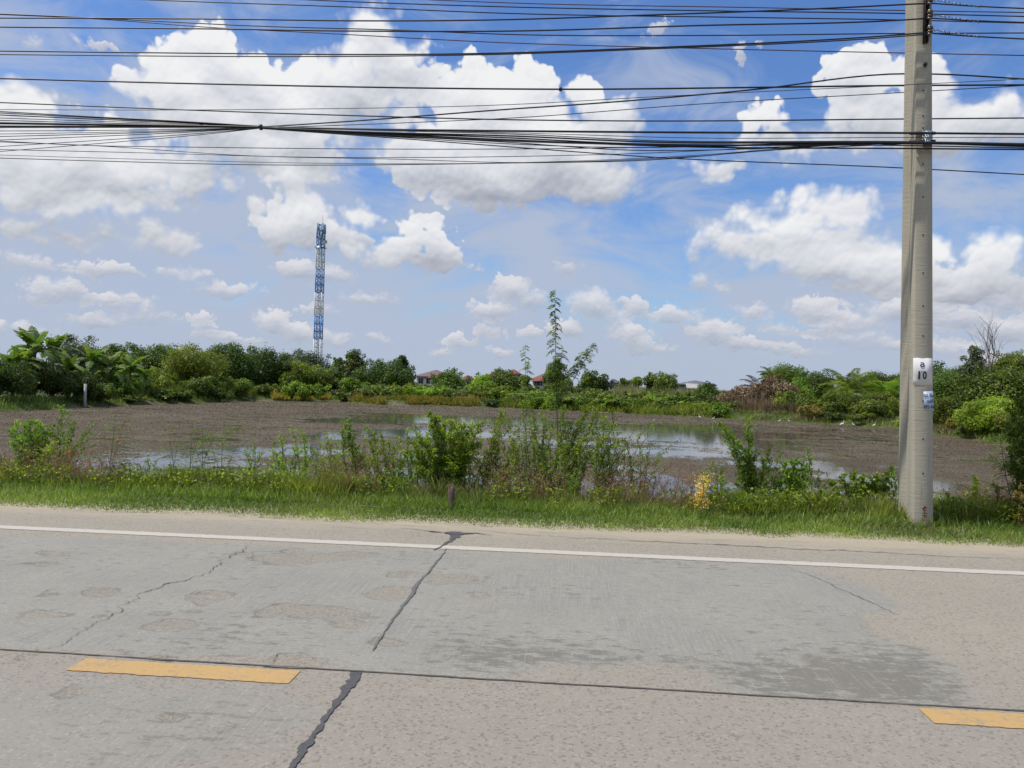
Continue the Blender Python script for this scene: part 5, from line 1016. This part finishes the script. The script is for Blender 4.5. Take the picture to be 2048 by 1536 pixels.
for (pa, pb, n_) in ((20, 240, 900), (-40, 60, 200), (980, 1400, 1700), (1900, 2060, 900), (640, 760, 400)):
    xa, xb = float(on_y(pa, 1000, 10)[0]), float(on_y(pb, 1000, 10)[0]); q4, tn = verge(n_, 9.7, 11.2, 0.25, 0.55, 0.004, None, int(pa + 500), 0.3, 0.3, xr=(xa, xb)); mb.quads(q4, tn)
    tip = q4[:, 2]; rg = np.random.default_rng(int(pa + 900)); n = len(tip)
    for k in range(3):
        D = unit(rg.normal(size=(n, 3)) + np.array([0, 0, 0.5])); S = unit(np.cross(D, rg.normal(size=(n, 3)))); mb.quads(leaf_quads(tip + rg.normal(0, 0.012, (n, 3)), D, S, np.full(n, 0.022), np.full(n, 0.012)), rg.uniform(0.3, 1, n))
g3 = mb.build('seeding_grass', M['seedhead']); finish(g3, 'reddish brown seeding grass heads along the pond bank', 'grass', kind='stuff')
mb = MB(); mb.quads(*verge(9000, YG + 0.05, 10.6, 0.05, 0.20, 0.007, None, 33, 1.3, 0.45, tone0=0.5)); mb.quads(*verge(5000, 9.6, 11.0, 0.2, 0.5, 0.006, None, 34, 0.6, 0.45, tone0=0.5))
g5 = mb.build('dry_grass', M['reed']); finish(g5, 'dry straw coloured blades mixed through the verge grass', 'grass', kind='stuff')
# low leafy weeds on the bank
rg = np.random.default_rng(61); n = 3000; x = rg.uniform(-9.5, 8.5, n); y = rg.uniform(9.6, 11.4, n); cl = fbm(x * 1.2, y * 1.2, 8, 3); k = cl > 0.47; x, y = x[k], y[k]; z = bank_z(x, y); n = len(x); mb = MB()
for j in range(16):
    hh = rg.uniform(0.02, 0.30, n); P = np.stack([x + rg.normal(0, .05, n), y + rg.normal(0, .05, n), z + hh], 1); D = unit(rg.normal(size=(n, 3)) + np.array([0, 0, .2])); S = unit(np.cross(D, rg.normal(size=(n, 3)) * 0.5 + np.array([0, 0, 1.0]))); s_ = rg.uniform(.018, .04, n); mb.quads(leaf_quads(P, D, S, s_ * 1.4, s_), np.clip(rg.normal(.45, .25, n), 0, 1))
g4 = mb.build('bank_weeds', M['leaf_light']); finish(g4, 'low broad leaved weeds scattered along the bank', 'weeds', kind='stuff')

# ------------------------------------------------------------------ shrubs along the near bank
def depth_y(px, yw): r = ray(px, 780); return yw / r[1]
def bez(p0, p1, bend, n=10):
    t = np.linspace(0, 1, n)[:, None]; m_ = (p0 + p1) / 2 + bend; return (1 - t) ** 2 * p0 + 2 * t * (1 - t) * m_ + t * t * p1
def shrub(label, base, tips, yw=10.6, leaf=0.03, gap=0.055, twig=0.16, per=7, mat='leaf_light', start=0.3, r=0.007, seed=1, stemmat='twig', spread=0.25, up=0.5, name='shrub', cat='shrub', group=None, flowers=None, narrow=0.55, tone0=0.5, top_light=0.0, leafy=1.0, bend=0.12, sub=True):
    """stems from a base to each tip, twigs along the stems, leaves along the twigs"""
    gap *= 0.55; per = per * 2.4; leaf *= 1.12; twig *= 1.2; tone0 += 0.08
    rg = np.random.default_rng(seed * 31 + 7); b0 = on_y(base[0], base[1], yw); bz_ = gz(b0[0], yw); b0 = np.array([b0[0], yw, bz_])
    e_ = empty(name, b0, label, cat, group); sm = MB(); lm = MB(); Ps = []; Ds = []; Ls = []; Tn = []
    for (px, py) in tips:
        tipY = yw + rg.uniform(-spread, spread); tp = on_y(px, py, tipY); st = b0 + np.array([rg.uniform(-.06, .06), rg.uniform(-.05, .05), 0]); L = np.linalg.norm(tp - st)
        C = bez(st, tp, np.array([rg.uniform(-bend, bend), rg.uniform(-bend, bend), 0.10 * L]) * 1.0, 12); sm.tube(C - b0, np.linspace(r, r * 0.25, 12), 5, tone=0.5)
        nt = max(2, int(L * (1 - start) / gap)); ct = rg.uniform(-0.15, 0.15)
        for i in range(nt):
            f = start + (1 - start) * (i + rg.uniform(0, 1)) / nt; a = f * 11; i0 = min(int(a), 10); p = C[i0] * (1 - (a - i0)) + C[i0 + 1] * (a - i0); tg = unit(C[i0 + 1] - C[i0])
            rd = rg.normal(size=3); rd -= tg * (rd @ tg); rd /= np.linalg.norm(rd); d_ = unit(rd * 0.9 + tg * 0.35 + np.array([0, 0, up * 0.6])); tl = twig * rg.uniform(0.4, 1.2) * (1.15 - 0.75 * f)
            if sub: sm.tube(np.array([p, p + d_ * tl * 0.5 + np.array([0, 0, 0.0]), p + d_ * tl + np.array([0, 0, tl * 0.12])]) - b0, [r * 0.22 + .0006, r * 0.16 + .0005, .0006], 3, caps=False)
            if rg.uniform() > leafy: continue
            m_ = max(2, int(per * rg.uniform(.6, 1.3))); u = rg.uniform(0.1, 1.0, m_)[:, None]; Q = p + d_ * tl * u + rg.normal(0, leaf * 0.25, (m_, 3)); dd = unit(d_ * 0.4 + rg.normal(size=(m_, 3)) + np.array([0, 0, 0.15]))
            Ps.append(Q); Ds.append(dd); Ls.append(leaf * rg.uniform(.6, 1.35, m_)); Tn.append(np.clip(tone0 + ct + rg.normal(0, .17, m_) + top_light * (f - 0.5), 0, 1))  # tone rises toward the stem tips: light from above put into leaf colour
    P = np.concatenate(Ps) - b0; D = np.concatenate(Ds); L_ = np.concatenate(Ls); T_ = np.concatenate(Tn); S = unit(np.cross(D, rg.normal(size=D.shape) * 0.6 + np.array([0, 0, 1.0])))
    lm.quads(leaf_quads(P, D, S, L_, L_ * narrow), T_)
    sm.build('stems', M[stemmat], e_); lm.build('foliage', M[mat], e_)
    if flowers:
        for (px, py, s_, mt_) in flowers:
            c_ = on_y(px, py, yw - 0.15) - b0; fm = MB(); n_ = 14; D = unit(rg.normal(size=(n_, 3))); S = unit(np.cross(D, rg.normal(size=(n_, 3)))); fm.quads(leaf_quads(np.tile(c_, (n_, 1)) + rg.normal(0, s_ * .2, (n_, 3)), D, S, np.full(n_, s_), np.full(n_, s_ * .7)), rg.uniform(.5, 1, n_)); fm.build('flower', M[mt_], e_)
    return e_
def pinnate(label, base, tips, yw=10.5, fl=0.22, gap=0.08, leaf=0.016, mat='leaf_mid', seed=1, start=0.15, r=0.006, n_l=9, stemmat='stem', droop=0.25, up=0.35, name='sesbania_plant', cat='tall weed', group=None, spread=0.1, flowers=None, tone0=0.5, bend=0.06):
    """thin wand-like stems carrying feather leaves"""
    gap *= 0.62; leaf *= 1.45; n_l = int(n_l * 1.6)
    rg = np.random.default_rng(seed * 17 + 3); b0 = on_y(base[0], base[1], yw); b0 = np.array([b0[0], yw, gz(b0[0], yw)]); e_ = empty(name, b0, label, cat, group); sm = MB(); lm = MB(); Ps = []; Ds = []; Ss = []; Ls = []; Tn = []
    for ti, tp_ in enumerate(tips):
        (px, py) = tp_[:2]; st = b0 if len(tp_) < 4 else on_y(tp_[2], tp_[3], yw); tp = on_y(px, py, yw + rg.uniform(-spread, spread)); L = np.linalg.norm(tp - st); C = bez(np.array(st), tp, rg.uniform(-bend, bend, 3) * L * 0.6, 14); sm.tube(C - b0, np.linspace(r * (1 if len(tp_) < 4 else .6), r * 0.25, 14), 5)
        nt = int(L * (1 - start) / gap)
        for i in range(nt):
            f = start + (1 - start) * (i + rg.uniform(0, .8)) / nt; a = f * 13; i0 = min(int(a), 12); p = C[i0] * (1 - (a - i0)) + C[i0 + 1] * (a - i0); az = rg.uniform(0, 6.28); d_ = unit(np.array([math.cos(az), math.sin(az) * 0.7, up])); l = fl * rg.uniform(.6, 1.2) * (1.1 - 0.5 * f)
            R_ = [p]; dd = d_.copy()
            for j in range(5): dd = unit(dd + np.array([0, 0, -droop * 0.5])); R_.append(R_[-1] + dd * l / 5)
            R_ = np.array(R_); sm.tube(R_ - b0, 0.0018, 3, caps=False); sd_ = unit(np.cross(dd, np.array([0, 0, 1.0]))); u = np.linspace(0.12, 1, n_l)
            for sg in (-1, 1):
                a_ = u * 5; k0 = np.minimum(a_.astype(int), 4); Q = R_[k0] * (1 - (a_ - k0))[:, None] + R_[k0 + 1] * (a_ - k0)[:, None]; Ps.append(Q); D = unit(sg * sd_[None, :] + dd[None, :] * 0.35 + rg.normal(0, .18, (n_l, 3))); Ds.append(D); Ss.append(unit(np.cross(D, np.array([[0, 0, 1.0]]) + rg.normal(0, .3, (n_l, 3))))); Ls.append(leaf * rg.uniform(.7, 1.2, n_l)); Tn.append(np.clip(tone0 + rg.normal(0, .18, n_l) , 0, 1))
    P = np.concatenate(Ps) - b0; D = np.concatenate(Ds); S = np.concatenate(Ss); L_ = np.concatenate(Ls); lm.quads(leaf_quads(P, D, S, L_, L_ * 0.42), np.concatenate(Tn)); sm.build('stems', M[stemmat], e_); lm.build('foliage', M[mat], e_)
    if flowers:
        for (px, py, s_, mt_) in flowers:
            c_ = on_y(px, py, yw - 0.1) - b0; fm = MB(); n_ = 14; D = unit(rg.normal(size=(n_, 3))); S = unit(np.cross(D, rg.normal(size=(n_, 3)))); fm.quads(leaf_quads(np.tile(c_, (n_, 1)) + rg.normal(0, s_ * .2, (n_, 3)), D, S, np.full(n_, s_), np.full(n_, s_ * .7)), rg.uniform(.5, 1, n_)); fm.build('flower', M[mt_], e_)
    return e_
M['petal_orange'] = leafmat('orange_petals', (0.6, 0.18, 0.01), (0.8, 0.30, 0.02), (0.85, 0.45, 0.05), 0.3, tint=(1, .7, .2)); M['petal_yellow'] = leafmat('yellow_petals', (0.55, 0.40, 0.05), (0.75, 0.58, 0.10), (0.85, 0.72, 0.25), 0.3, tint=(1, .9, .4))
def spray(c, n, sx, sy, seed):
    q_ = np.random.default_rng(seed); return [(c[0] + sx * a, c[1] + sy * b) for a, b in q_.uniform(-1, 1, (n, 2))]
shrub('dense bright green leafy bush at the left end of the near bank', (70, 985), [(18,862),(30,850),(45,848),(58,842),(72,846),(84,852),(96,862),(108,885),(25,885),(40,880),(55,872),(75,878),(92,900),(105,930),(60,905),(35,915),(115,950),(45,935),(80,935),(20,930)], 10.6, 0.030, 0.040, 0.17, 9, 'leaf_light', 0.15, seed=1, tone0=0.24, top_light=0.5)
shrub('small leafy bush cut by the left edge of the near bank', (-15, 990), [(-30,900),(-10,905),(5,915),(-20,930),(12,950),(-5,940)], 10.6, 0.03, 0.05, 0.15, 7, 'leaf_mid', 0.2, seed=2)
shrub('loose tall shrub with an orange flower beside the dense left bush', (118, 980), [(125,812),(138,822),(118,838),(150,845),(105,850),(165,872),(190,850),(183,868),(130,870),(150,890),(95,850)], 10.9, 0.026, 0.055, 0.15, 6, 'leaf_light', 0.35, seed=3, flowers=[(135,905,0.05,'petal_orange')], tone0=0.5)
shrub('low sprawling leafy weed right of the loose tall left shrub', (190, 1000), [(150,930),(175,920),(205,925),(165,950),(215,945),(120,940),(230,960)], 10.7, 0.024, 0.06, 0.13, 5, 'leaf_mid', 0.3, seed=4)
pinnate('wand like weed with an orange flower, leftmost of the feathery ones', (214, 968), [(232,822),(250,838,222,930),(276,912,216,950),(205,850,222,940)], 10.4, 0.34, 0.055, 0.020, 'leaf_mid', 5, flowers=[(236,880,0.035,'petal_orange')], up=0.25, tone0=.6)
GP = 'feathery weeds left of centre'
for i, (b_, tp_, lb) in enumerate([((352,960), [(335,850),(360,872,348,930)], 'thin feathery weed with a single leaning stem, second from the left'), ((381,965), [(386,838),(400,860,383,920)], 'upright feathery weed, third from the left'), ((406,970), [(405,852),(430,868,406,930),(385,880,406,935)], 'upright feathery weed between its two taller neighbours'), ((445,972), [(449,842),(412,858,444,955),(496,842,448,875),(480,880,446,950),(492,852,449,870)], 'tallest branched feathery weed left of centre with a broad leaf at its top')]):
    pinnate(lb, b_, tp_, 10.4 + 0.15 * (i % 2), 0.34, 0.055, 0.020, 'leaf_mid', 6 + i, group=GP, up=0.22, tone0=.62)
shrub('wispy shrub cluster left of the tall wand shrub', (590, 1000), [(548,878),(568,870),(605,868),(552,905),(590,895),(575,925),(612,905),(540,930),(628,930)], 10.9, 0.024, 0.075, 0.14, 7, 'leaf_light', 0.25, seed=12, bend=0.2)
shrub('leafy shrub with two leaning stems left of the tall wand shrub', (665, 1005), [(655,868),(648,885),(668,905),(640,915),(680,925),(655,940),(628,900),(690,950)], 10.6, 0.026, 0.055, 0.14, 6, 'leaf_light', 0.3, seed=13)
shrub('tall narrow wand shrub with dark stem, highest left of centre', (712, 985), [(690,846),(686,856),(697,868),(703,900),(720,915)], 10.5, 0.028, 0.032, 0.15, 7, 'leaf_light', 0.25, seed=14, tone0=.42)
shrub('broken line of leafy stems between wand shrub and main bush', (790, 1000), [(735,856),(748,866),(762,872),(776,880),(750,905),(735,925),(770,915),(790,895),(800,920),(815,905),(760,945),(800,955)], 10.7, 0.028, 0.048, 0.15, 7, 'leaf_light', 0.25, seed=15, bend=0.2)
shrub('main bright green leafy bush behind the wooden stake', (892, 1000), [(862,826),(872,838),(885,845),(902,842),(915,850),(930,848),(945,852),(962,846),(880,862),(905,868),(925,872),(850,875),(835,870),(822,884),(815,905),(840,905),(868,900),(895,905),(920,910),(945,905),(860,935),(890,940),(930,945),(910,930),(955,885),(835,940)], 10.6, 0.033, 0.036, 0.18, 9, 'leaf_light', 0.2, seed=16, tone0=0.52, top_light=0.35)
shrub('looser leafy shrub right of the main bush', (965, 1005), [(985,880),(1000,858),(1003,820),(1012,825),(1025,845),(975,905),(955,920),(1000,900),(1030,880),(985,935),(1015,930),(1040,910)], 10.8, 0.028, 0.052, 0.15, 6, 'leaf_light', 0.3, seed=17, bend=0.2)
shrub('sprawling thin stemmed shrub leaning right at the centre of the bank', (1095, 1015), [(1200,815),(1186,800),(1175,822),(1212,835),(1232,850),(1160,838),(1130,815),(1146,850),(1185,860),(1165,880),(1205,880),(1138,885),(1240,885),(1175,910),(1130,925)], 10.6, 0.027, 0.05, 0.15, 6, 'leaf_light', 0.4, r=0.008, seed=18, stemmat='twig', bend=0.15, tone0=0.55)
shrub('sparse bush with upright twiggy stems left of the sprawling one', (1075, 1010), [(1045,800),(1060,825),(1072,845),(1035,845),(1090,860),(1050,880),(1080,890),(1020,865),(1062,915),(1100,900),(1030,905)], 10.9, 0.026, 0.06, 0.14, 5, 'leaf_light', 0.35, seed=19, stemmat='twig', bend=0.2)
pinnate('very tall slender sapling rising far above the houses at the centre', (1122, 1005), [(1110,580),(1190,685,1122,800),(1166,702,1118,800),(1125,700,1117,780),(1132,740,1119,800),(1100,740,1116,800)], 10.7, 0.17, 0.030, 0.036, 'leaf_light', 20, start=0.47, r=0.010, n_l=4, up=0.35, droop=0.6, tone0=0.35, name='sapling', cat='sapling', bend=0.02)
pinnate('small slender sapling left of the very tall one', (1052, 985), [(1050,688),(1058,720,1051,780)], 10.9, 0.13, 0.04, 0.030, 'leaf_light', 21, tone0=0.35, start=0.62, r=0.006, n_l=4, up=0.3, droop=0.5, name='sapling', cat='sapling', bend=0.02)
shrub('nearly leafless shrub of thin arching stems right of centre', (1190, 1030), [(1365,882),(1330,905),(1308,842),(1275,850),(1300,870),(1255,880),(1345,930),(1290,915),(1240,905),(1320,960)], 10.7, 0.023, 0.10, 0.14, 4, 'leaf_light', 0.45, r=0.006, seed=22, stemmat='twig', bend=0.25)
shrub('low tangle of twigs and small leaves right of centre', (1260, 1030), [(1200,960),(1225,945),(1255,935),(1285,940),(1310,950),(1335,960),(1240,975),(1290,975),(1360,975)], 10.9, 0.02, 0.07, 0.12, 5, 'leaf_olive', 0.3, seed=23, stemmat='twig', bend=0.25)
shrub('leaning leafy shrub with a crooked tip left of the vine', (1510, 1040), [(1440,846),(1450,855),(1462,868),(1496,838),(1494,862),(1478,880),(1470,900),(1500,890),(1512,905),(1525,918),(1535,935),(1480,930),(1500,950),(1520,965),(1550,955),(1470,965)], 10.6, 0.028, 0.042, 0.15, 7, 'leaf_light', 0.2, seed=24, tone0=0.36, top_light=0.3)
shrub('dark green vine heap left of the drooping vine', (1590, 1045), [(1565,930),(1580,925),(1595,922),(1608,930),(1560,960),(1585,955),(1605,965),(1575,985),(1615,990),(1545,985)], 10.6, 0.036, 0.05, 0.14, 7, 'leaf_light', 0.2, tone0=0.3, seed=25, narrow=0.8, name='vine', cat='vine')
shrub('drooping vine with arrow shaped leaves left of the concrete pole', (1690, 1050), [(1640,985),(1660,965),(1685,955),(1705,945),(1725,955),(1745,960),(1670,1000),(1700,990),(1740,990),(1760,975),(1620,1005),(1775,955),(1785,970)], 10.4, 0.042, 0.055, 0.13, 6, 'leaf_light', 0.15, tone0=0.32, seed=26, narrow=0.8, name='vine', cat='vine')
shrub('leafy shrub directly behind the concrete pole base', (1775, 1045), [(1760,950),(1780,935),(1790,950),(1772,975),(1755,985),(1740,1000),(1785,1000)], 10.7, 0.034, 0.045, 0.14, 7, 'leaf_light', 0.2, tone0=0.3, seed=27)
shrub('single thin weed standing in front of the right hand open water', (1622, 1010), [(1615,898),(1622,910),(1610,915)], 11.0, 0.03, 0.06, 0.08, 5, 'leaf_light', 0.5, seed=28, name='tall_weed', cat='tall weed')
shrub('slim upright weed right of the concrete pole', (1950, 1050), [(1948,952),(1954,962),(1944,975),(1952,1000)], 10.3, 0.028, 0.045, 0.09, 6, 'leaf_light', 0.2, seed=29, name='tall_weed', cat='tall weed')
shrub('grassy weed clump hugging the right side of the concrete pole', (1905, 1058), [(1880,1000),(1895,985),(1910,995),(1925,985),(1890,1020),(1935,1010),(1875,1030)], 10.0, 0.03, 0.06, 0.12, 5, 'leaf_olive', 0.2, seed=30, name='tall_weed', cat='tall weed')
pinnate('feathery dark stemmed weed near the right edge', (2032, 1060), [(1998,848),(2012,905,2010,960),(1975,905,2003,930),(1960,960,2012,980),(2040,950,2018,1000)], 10.2, 0.30, 0.05, 0.020, 'leaf_mid', 31, up=0.15, droop=0.45, stemmat='twig')
shrub('dark leafy shrub leaning in from the right edge of the photo', (2085, 1065), [(2020,812),(2035,800),(2050,795),(2015,850),(2030,860),(2022,890),(2040,900),(2018,930),(2035,945),(2060,850),(2060,900),(2030,975),(2060,950),(2075,800),(2080,860),(2055,1000),(2030,1010)], 9.9, 0.034, 0.036, 0.18, 9, 'leaf_mid', 0.15, seed=32, tone0=0.35)
shrub('yellowing brown weed at the right edge of the near bank', (2050, 1065), [(2040,975),(2046,990),(2035,1005),(2052,960),(2030,1030)], 9.7, 0.03, 0.05, 0.10, 6, 'leaf_yellow', 0.2, seed=33, name='tall_weed', cat='tall weed')
shrub('twiggy low weed between leafless shrub and yellow flowers', (1365, 1040), [(1345,985),(1360,975),(1375,990),(1385,975),(1350,1005)], 10.5, 0.024, 0.06, 0.10, 5, 'leaf_mid', 0.3, seed=34)
shrub('low bright green sprig below the sprawling shrub', (1145, 1030), [(1148,938),(1140,950),(1150,965),(1135,975)], 10.3, 0.028, 0.045, 0.09, 6, 'leaf_light', 0.3, seed=35, name='tall_weed', cat='tall weed')
FILL = [((505, 1000), [(490,900),(510,890),(525,905),(500,930),(535,930),(480,935)], 'loose pale green shrub between feathery weeds and wispy shrubs', 'leaf_light', 10.8),
 ((545, 1005), [(540,925),(560,915),(575,935),(530,945),(590,950)], 'low leafy shrub in front of the wispy shrubs', 'leaf_light', 10.5),
 ((735, 1000), [(715,895),(730,880),(745,900),(720,930),(750,935),(705,940)], 'leafy shrub just right of the tall wand shrub', 'leaf_light', 10.7),
 ((830, 1005), [(800,875),(815,860),(830,850),(840,885),(810,910),(850,905),(825,925)], 'light shrub leaning on the left side of the main bush', 'leaf_light', 10.8),
 ((1010, 1010), [(990,900),(1008,885),(1022,900),(1000,930),(1035,935),(985,945),(1025,865)], 'bushy light shrub between the looser shrub and the twiggy one', 'leaf_light', 10.6),
 ((1060, 1015), [(1040,890),(1058,870),(1075,885),(1090,905),(1050,925),(1085,935),(1035,950)], 'bushy yellow green shrub in front of the two saplings', 'leaf_light', 10.5),
 ((1150, 1015), [(1110,860),(1130,845),(1150,860),(1168,855),(1120,895),(1150,900),(1180,905),(1135,930),(1165,935)], 'bushy light shrub among the stems of the sprawling one', 'leaf_light', 10.7),
 ((1225, 1020), [(1195,870),(1215,860),(1235,880),(1250,900),(1205,910),(1235,930),(1260,940),(1190,940)], 'airy yellow green shrub right of the sprawling one', 'leaf_light', 10.9),
 ((1430, 1040), [(1410,945),(1425,925),(1440,935),(1450,955),(1420,970),(1445,985)], 'leafy shrub between yellow flowers and leaning shrub', 'leaf_light', 10.4),
 ((1545, 1045), [(1530,900),(1545,890),(1560,905),(1535,935),(1565,945),(1550,975)], 'leafy shrub right behind the leaning shrub', 'leaf_mid', 10.9),
 ((1650, 1050), [(1625,960),(1640,945),(1655,955),(1670,985),(1635,995),(1660,1010)], 'leafy low shrub in the vine left of the drooping one', 'leaf_mid', 10.6),
 ((300, 1000), [(280,930),(295,915),(310,925),(325,945),(270,950),(330,965)], 'airy low shrub between the leftmost feathery weeds', 'leaf_light', 10.8),
 ((1985, 1060), [(1970,985),(1985,970),(2000,985),(1960,1005),(2010,1000)], 'low leafy shrub between slim weed and right edge', 'leaf_mid', 10.2)]
for i_, (b_, t_, lb_, m_, y_) in enumerate(FILL): shrub(lb_, b_, t_, y_, 0.026, 0.060, 0.15, 6, m_, 0.2, seed=60 + i_, bend=0.2, tone0=0.5)
FILL2 = [((585, 1010), [(560,870),(580,855),(600,860),(615,880),(545,900),(590,900),(625,915),(570,925)], 'airy tall shrub just right of the wispy cluster', 'leaf_light', 11.0),
 ((650, 1010), [(620,895),(640,880),(670,880),(685,905),(630,930),(665,940),(690,935)], 'airy shrub filling the gap left of the tall wand shrub', 'leaf_light', 10.9),
 ((770, 1010), [(735,915),(755,900),(785,915),(800,940),(740,950),(775,945),(810,965)], 'low light shrub between wand shrub and main bush', 'leaf_light', 10.4),
 ((940, 1010), [(905,880),(935,870),(960,880),(980,895),(925,915),(960,920),(990,945),(940,950)], 'light shrub leaning on the right side of the main bush', 'leaf_light', 10.9),
 ((1085, 1020), [(1060,790),(1085,810),(1100,790),(1120,815),(1070,850),(1105,850),(1125,870),(1085,880)], 'tall airy shrub round the foot of the tall sapling', 'leaf_light', 11.1),
 ((1185, 1025), [(1210,800),(1225,820),(1240,860),(1190,820),(1205,850),(1215,890),(1180,900),(1240,900)], 'tall airy shrub behind the sprawling one', 'leaf_light', 11.1),
 ((1275, 1030), [(1250,880),(1275,870),(1300,890),(1320,910),(1260,920),(1290,935),(1240,940)], 'airy shrub among the thin arching stems', 'leaf_light', 11.0),
 ((1105, 1020), [(1080,930),(1100,920),(1120,935),(1140,950),(1090,965),(1125,975)], 'low yellow green shrub at the foot of the tall sapling', 'leaf_light', 10.3)]
for i_, (b_, t_, lb_, m_, y_) in enumerate(FILL2): shrub(lb_, b_, t_, y_, 0.024, 0.060, 0.15, 6, m_, 0.2, seed=90 + i_, bend=0.2, tone0=0.5)
# yellow flower spike plant
rg = np.random.default_rng(8); yb0 = on_y(1396, 1036, 9.75); yf = empty('yellow_flower_plant', (yb0[0], 9.75, 0.0), 'plant with an upright spike of yellow blossom left of the leaning shrub', 'flowering plant')
sm = MB(); fl = MB(); base = np.array([yb0[0], 9.75, 0.0]); tp = on_y(1408, 946, 9.8); C = bez(base, tp, np.array([0.05, 0, 0]), 10); sm.tube(C - base, np.linspace(.008, .003, 10), 5)
Q = []; 
for i in range(420):
    f = rg.uniform(0.12, 1.0); c_ = base * (1 - f) + tp * f; w_ = 0.055 + 0.03 * math.sin(f * 9); Q.append(c_ - base + np.array([rg.normal(0, w_), rg.normal(0, w_), rg.normal(0, .02)]))
Q = np.array(Q); n = len(Q); D = unit(rg.normal(size=(n, 3))); S = unit(np.cross(D, rg.normal(size=(n, 3)))); fl.quads(leaf_quads(Q, D, S, rg.uniform(.018, .035, n), rg.uniform(.014, .026, n)), rg.uniform(0, 1, n))
sm.build('stems', M['stem'], yf); fl.build('blossom', M['petal_yellow'], yf)
lf = MB(); n = 160; Q = np.stack([rg.normal(0.02, .11, n), rg.normal(0, .08, n), rg.uniform(.02, .28, n)], 1); D = unit(rg.normal(size=(n, 3))); S = unit(np.cross(D, rg.normal(size=(n, 3)))); lf.quads(leaf_quads(Q, D, S, np.full(n, .045), np.full(n, .025)), rg.uniform(.3, 1, n)); lf.build('foliage', M['leaf_yellow'], yf)
# dry stick and clumps of long blades
p0 = on_z(690, 1013, 0.03); p1 = on_z(765, 1016, 0.03); s_ = MB(); pp = bez(p0, p1, np.array([0, 0, .03]), 8); s_.tube(pp - p0, np.linspace(.010, .006, 8), 6); ob = s_.build('dry_stick', M['reed'], None, p0); finish(ob, 'pale dry stick lying in the verge grass left of the stake', 'stick')
def tuft(label, px, py, yw, n, h, lean_, seed, mat='grass', sway=0.0):
    rg = np.random.default_rng(seed); b0 = on_y(px, py, yw); b0 = np.array([b0[0], yw, max(gz(b0[0], yw), -0.6)]); mb_ = MB()
    for i in range(n):
        a_ = rg.uniform(0, 6.28); l = h * rg.uniform(.5, 1.1); d_ = np.array([math.cos(a_) * lean_ + sway, math.sin(a_) * lean_ * .6, 1.0]); st = np.array([rg.normal(0, .04), rg.normal(0, .04), 0]); P = [st]; dd = unit(d_)
        for j in range(4): P.append(P[-1] + dd * l / 4); dd = unit(dd + np.array([d_[0] * .25, d_[1] * .25, -0.22]))
        P = np.array(P); sd_ = unit(np.array([rg.normal(), rg.normal(), 0.0])); w_ = np.array([.008, .009, .007, .005, .001])[:, None]; A = P + sd_ * w_; B = P - sd_ * w_; mb_.quads(np.stack([A[:-1], A[1:], B[1:], B[:-1]], 1), [float(np.clip(rg.normal(.6, .2), 0, 1))] * 4)
    ob = mb_.build('grass_tuft', M[mat], None, b0); finish(ob, label, 'grass tuft', 'long bladed grass tufts on the near bank'); return ob
tuft('tuft of long arching blades just left of the wooden stake', 872, 1010, 10.0, 60, .42, .5, 1, sway=.2)
tuft('tuft of long stiff blades below the leaning shrub on the right', 1480, 1045, 9.9, 50, .40, .35, 2)
tuft('tuft of tall blades left of the drooping vine', 1630, 1050, 9.9, 55, .50, .35, 3)
tuft('tuft of tall blades under the feathery weeds', 430, 990, 10.1, 70, .42, .4, 4)
tuft('long blades leaning against the right side of the pole', 1885, 1050, 9.7, 40, .42, .5, 5)
tuft('tuft of bent blades below the shrub with two leaning stems', 690, 1005, 10.0, 70, .45, .45, 6)
tuft('blue green reed blades behind the feathery weeds at left', 265, 985, 10.9, 40, .55, .3, 7)
tuft('dry pale blades bent over at the centre of the bank', 1110, 1015, 10.4, 70, .60, .5, 8, 'reed', .3)
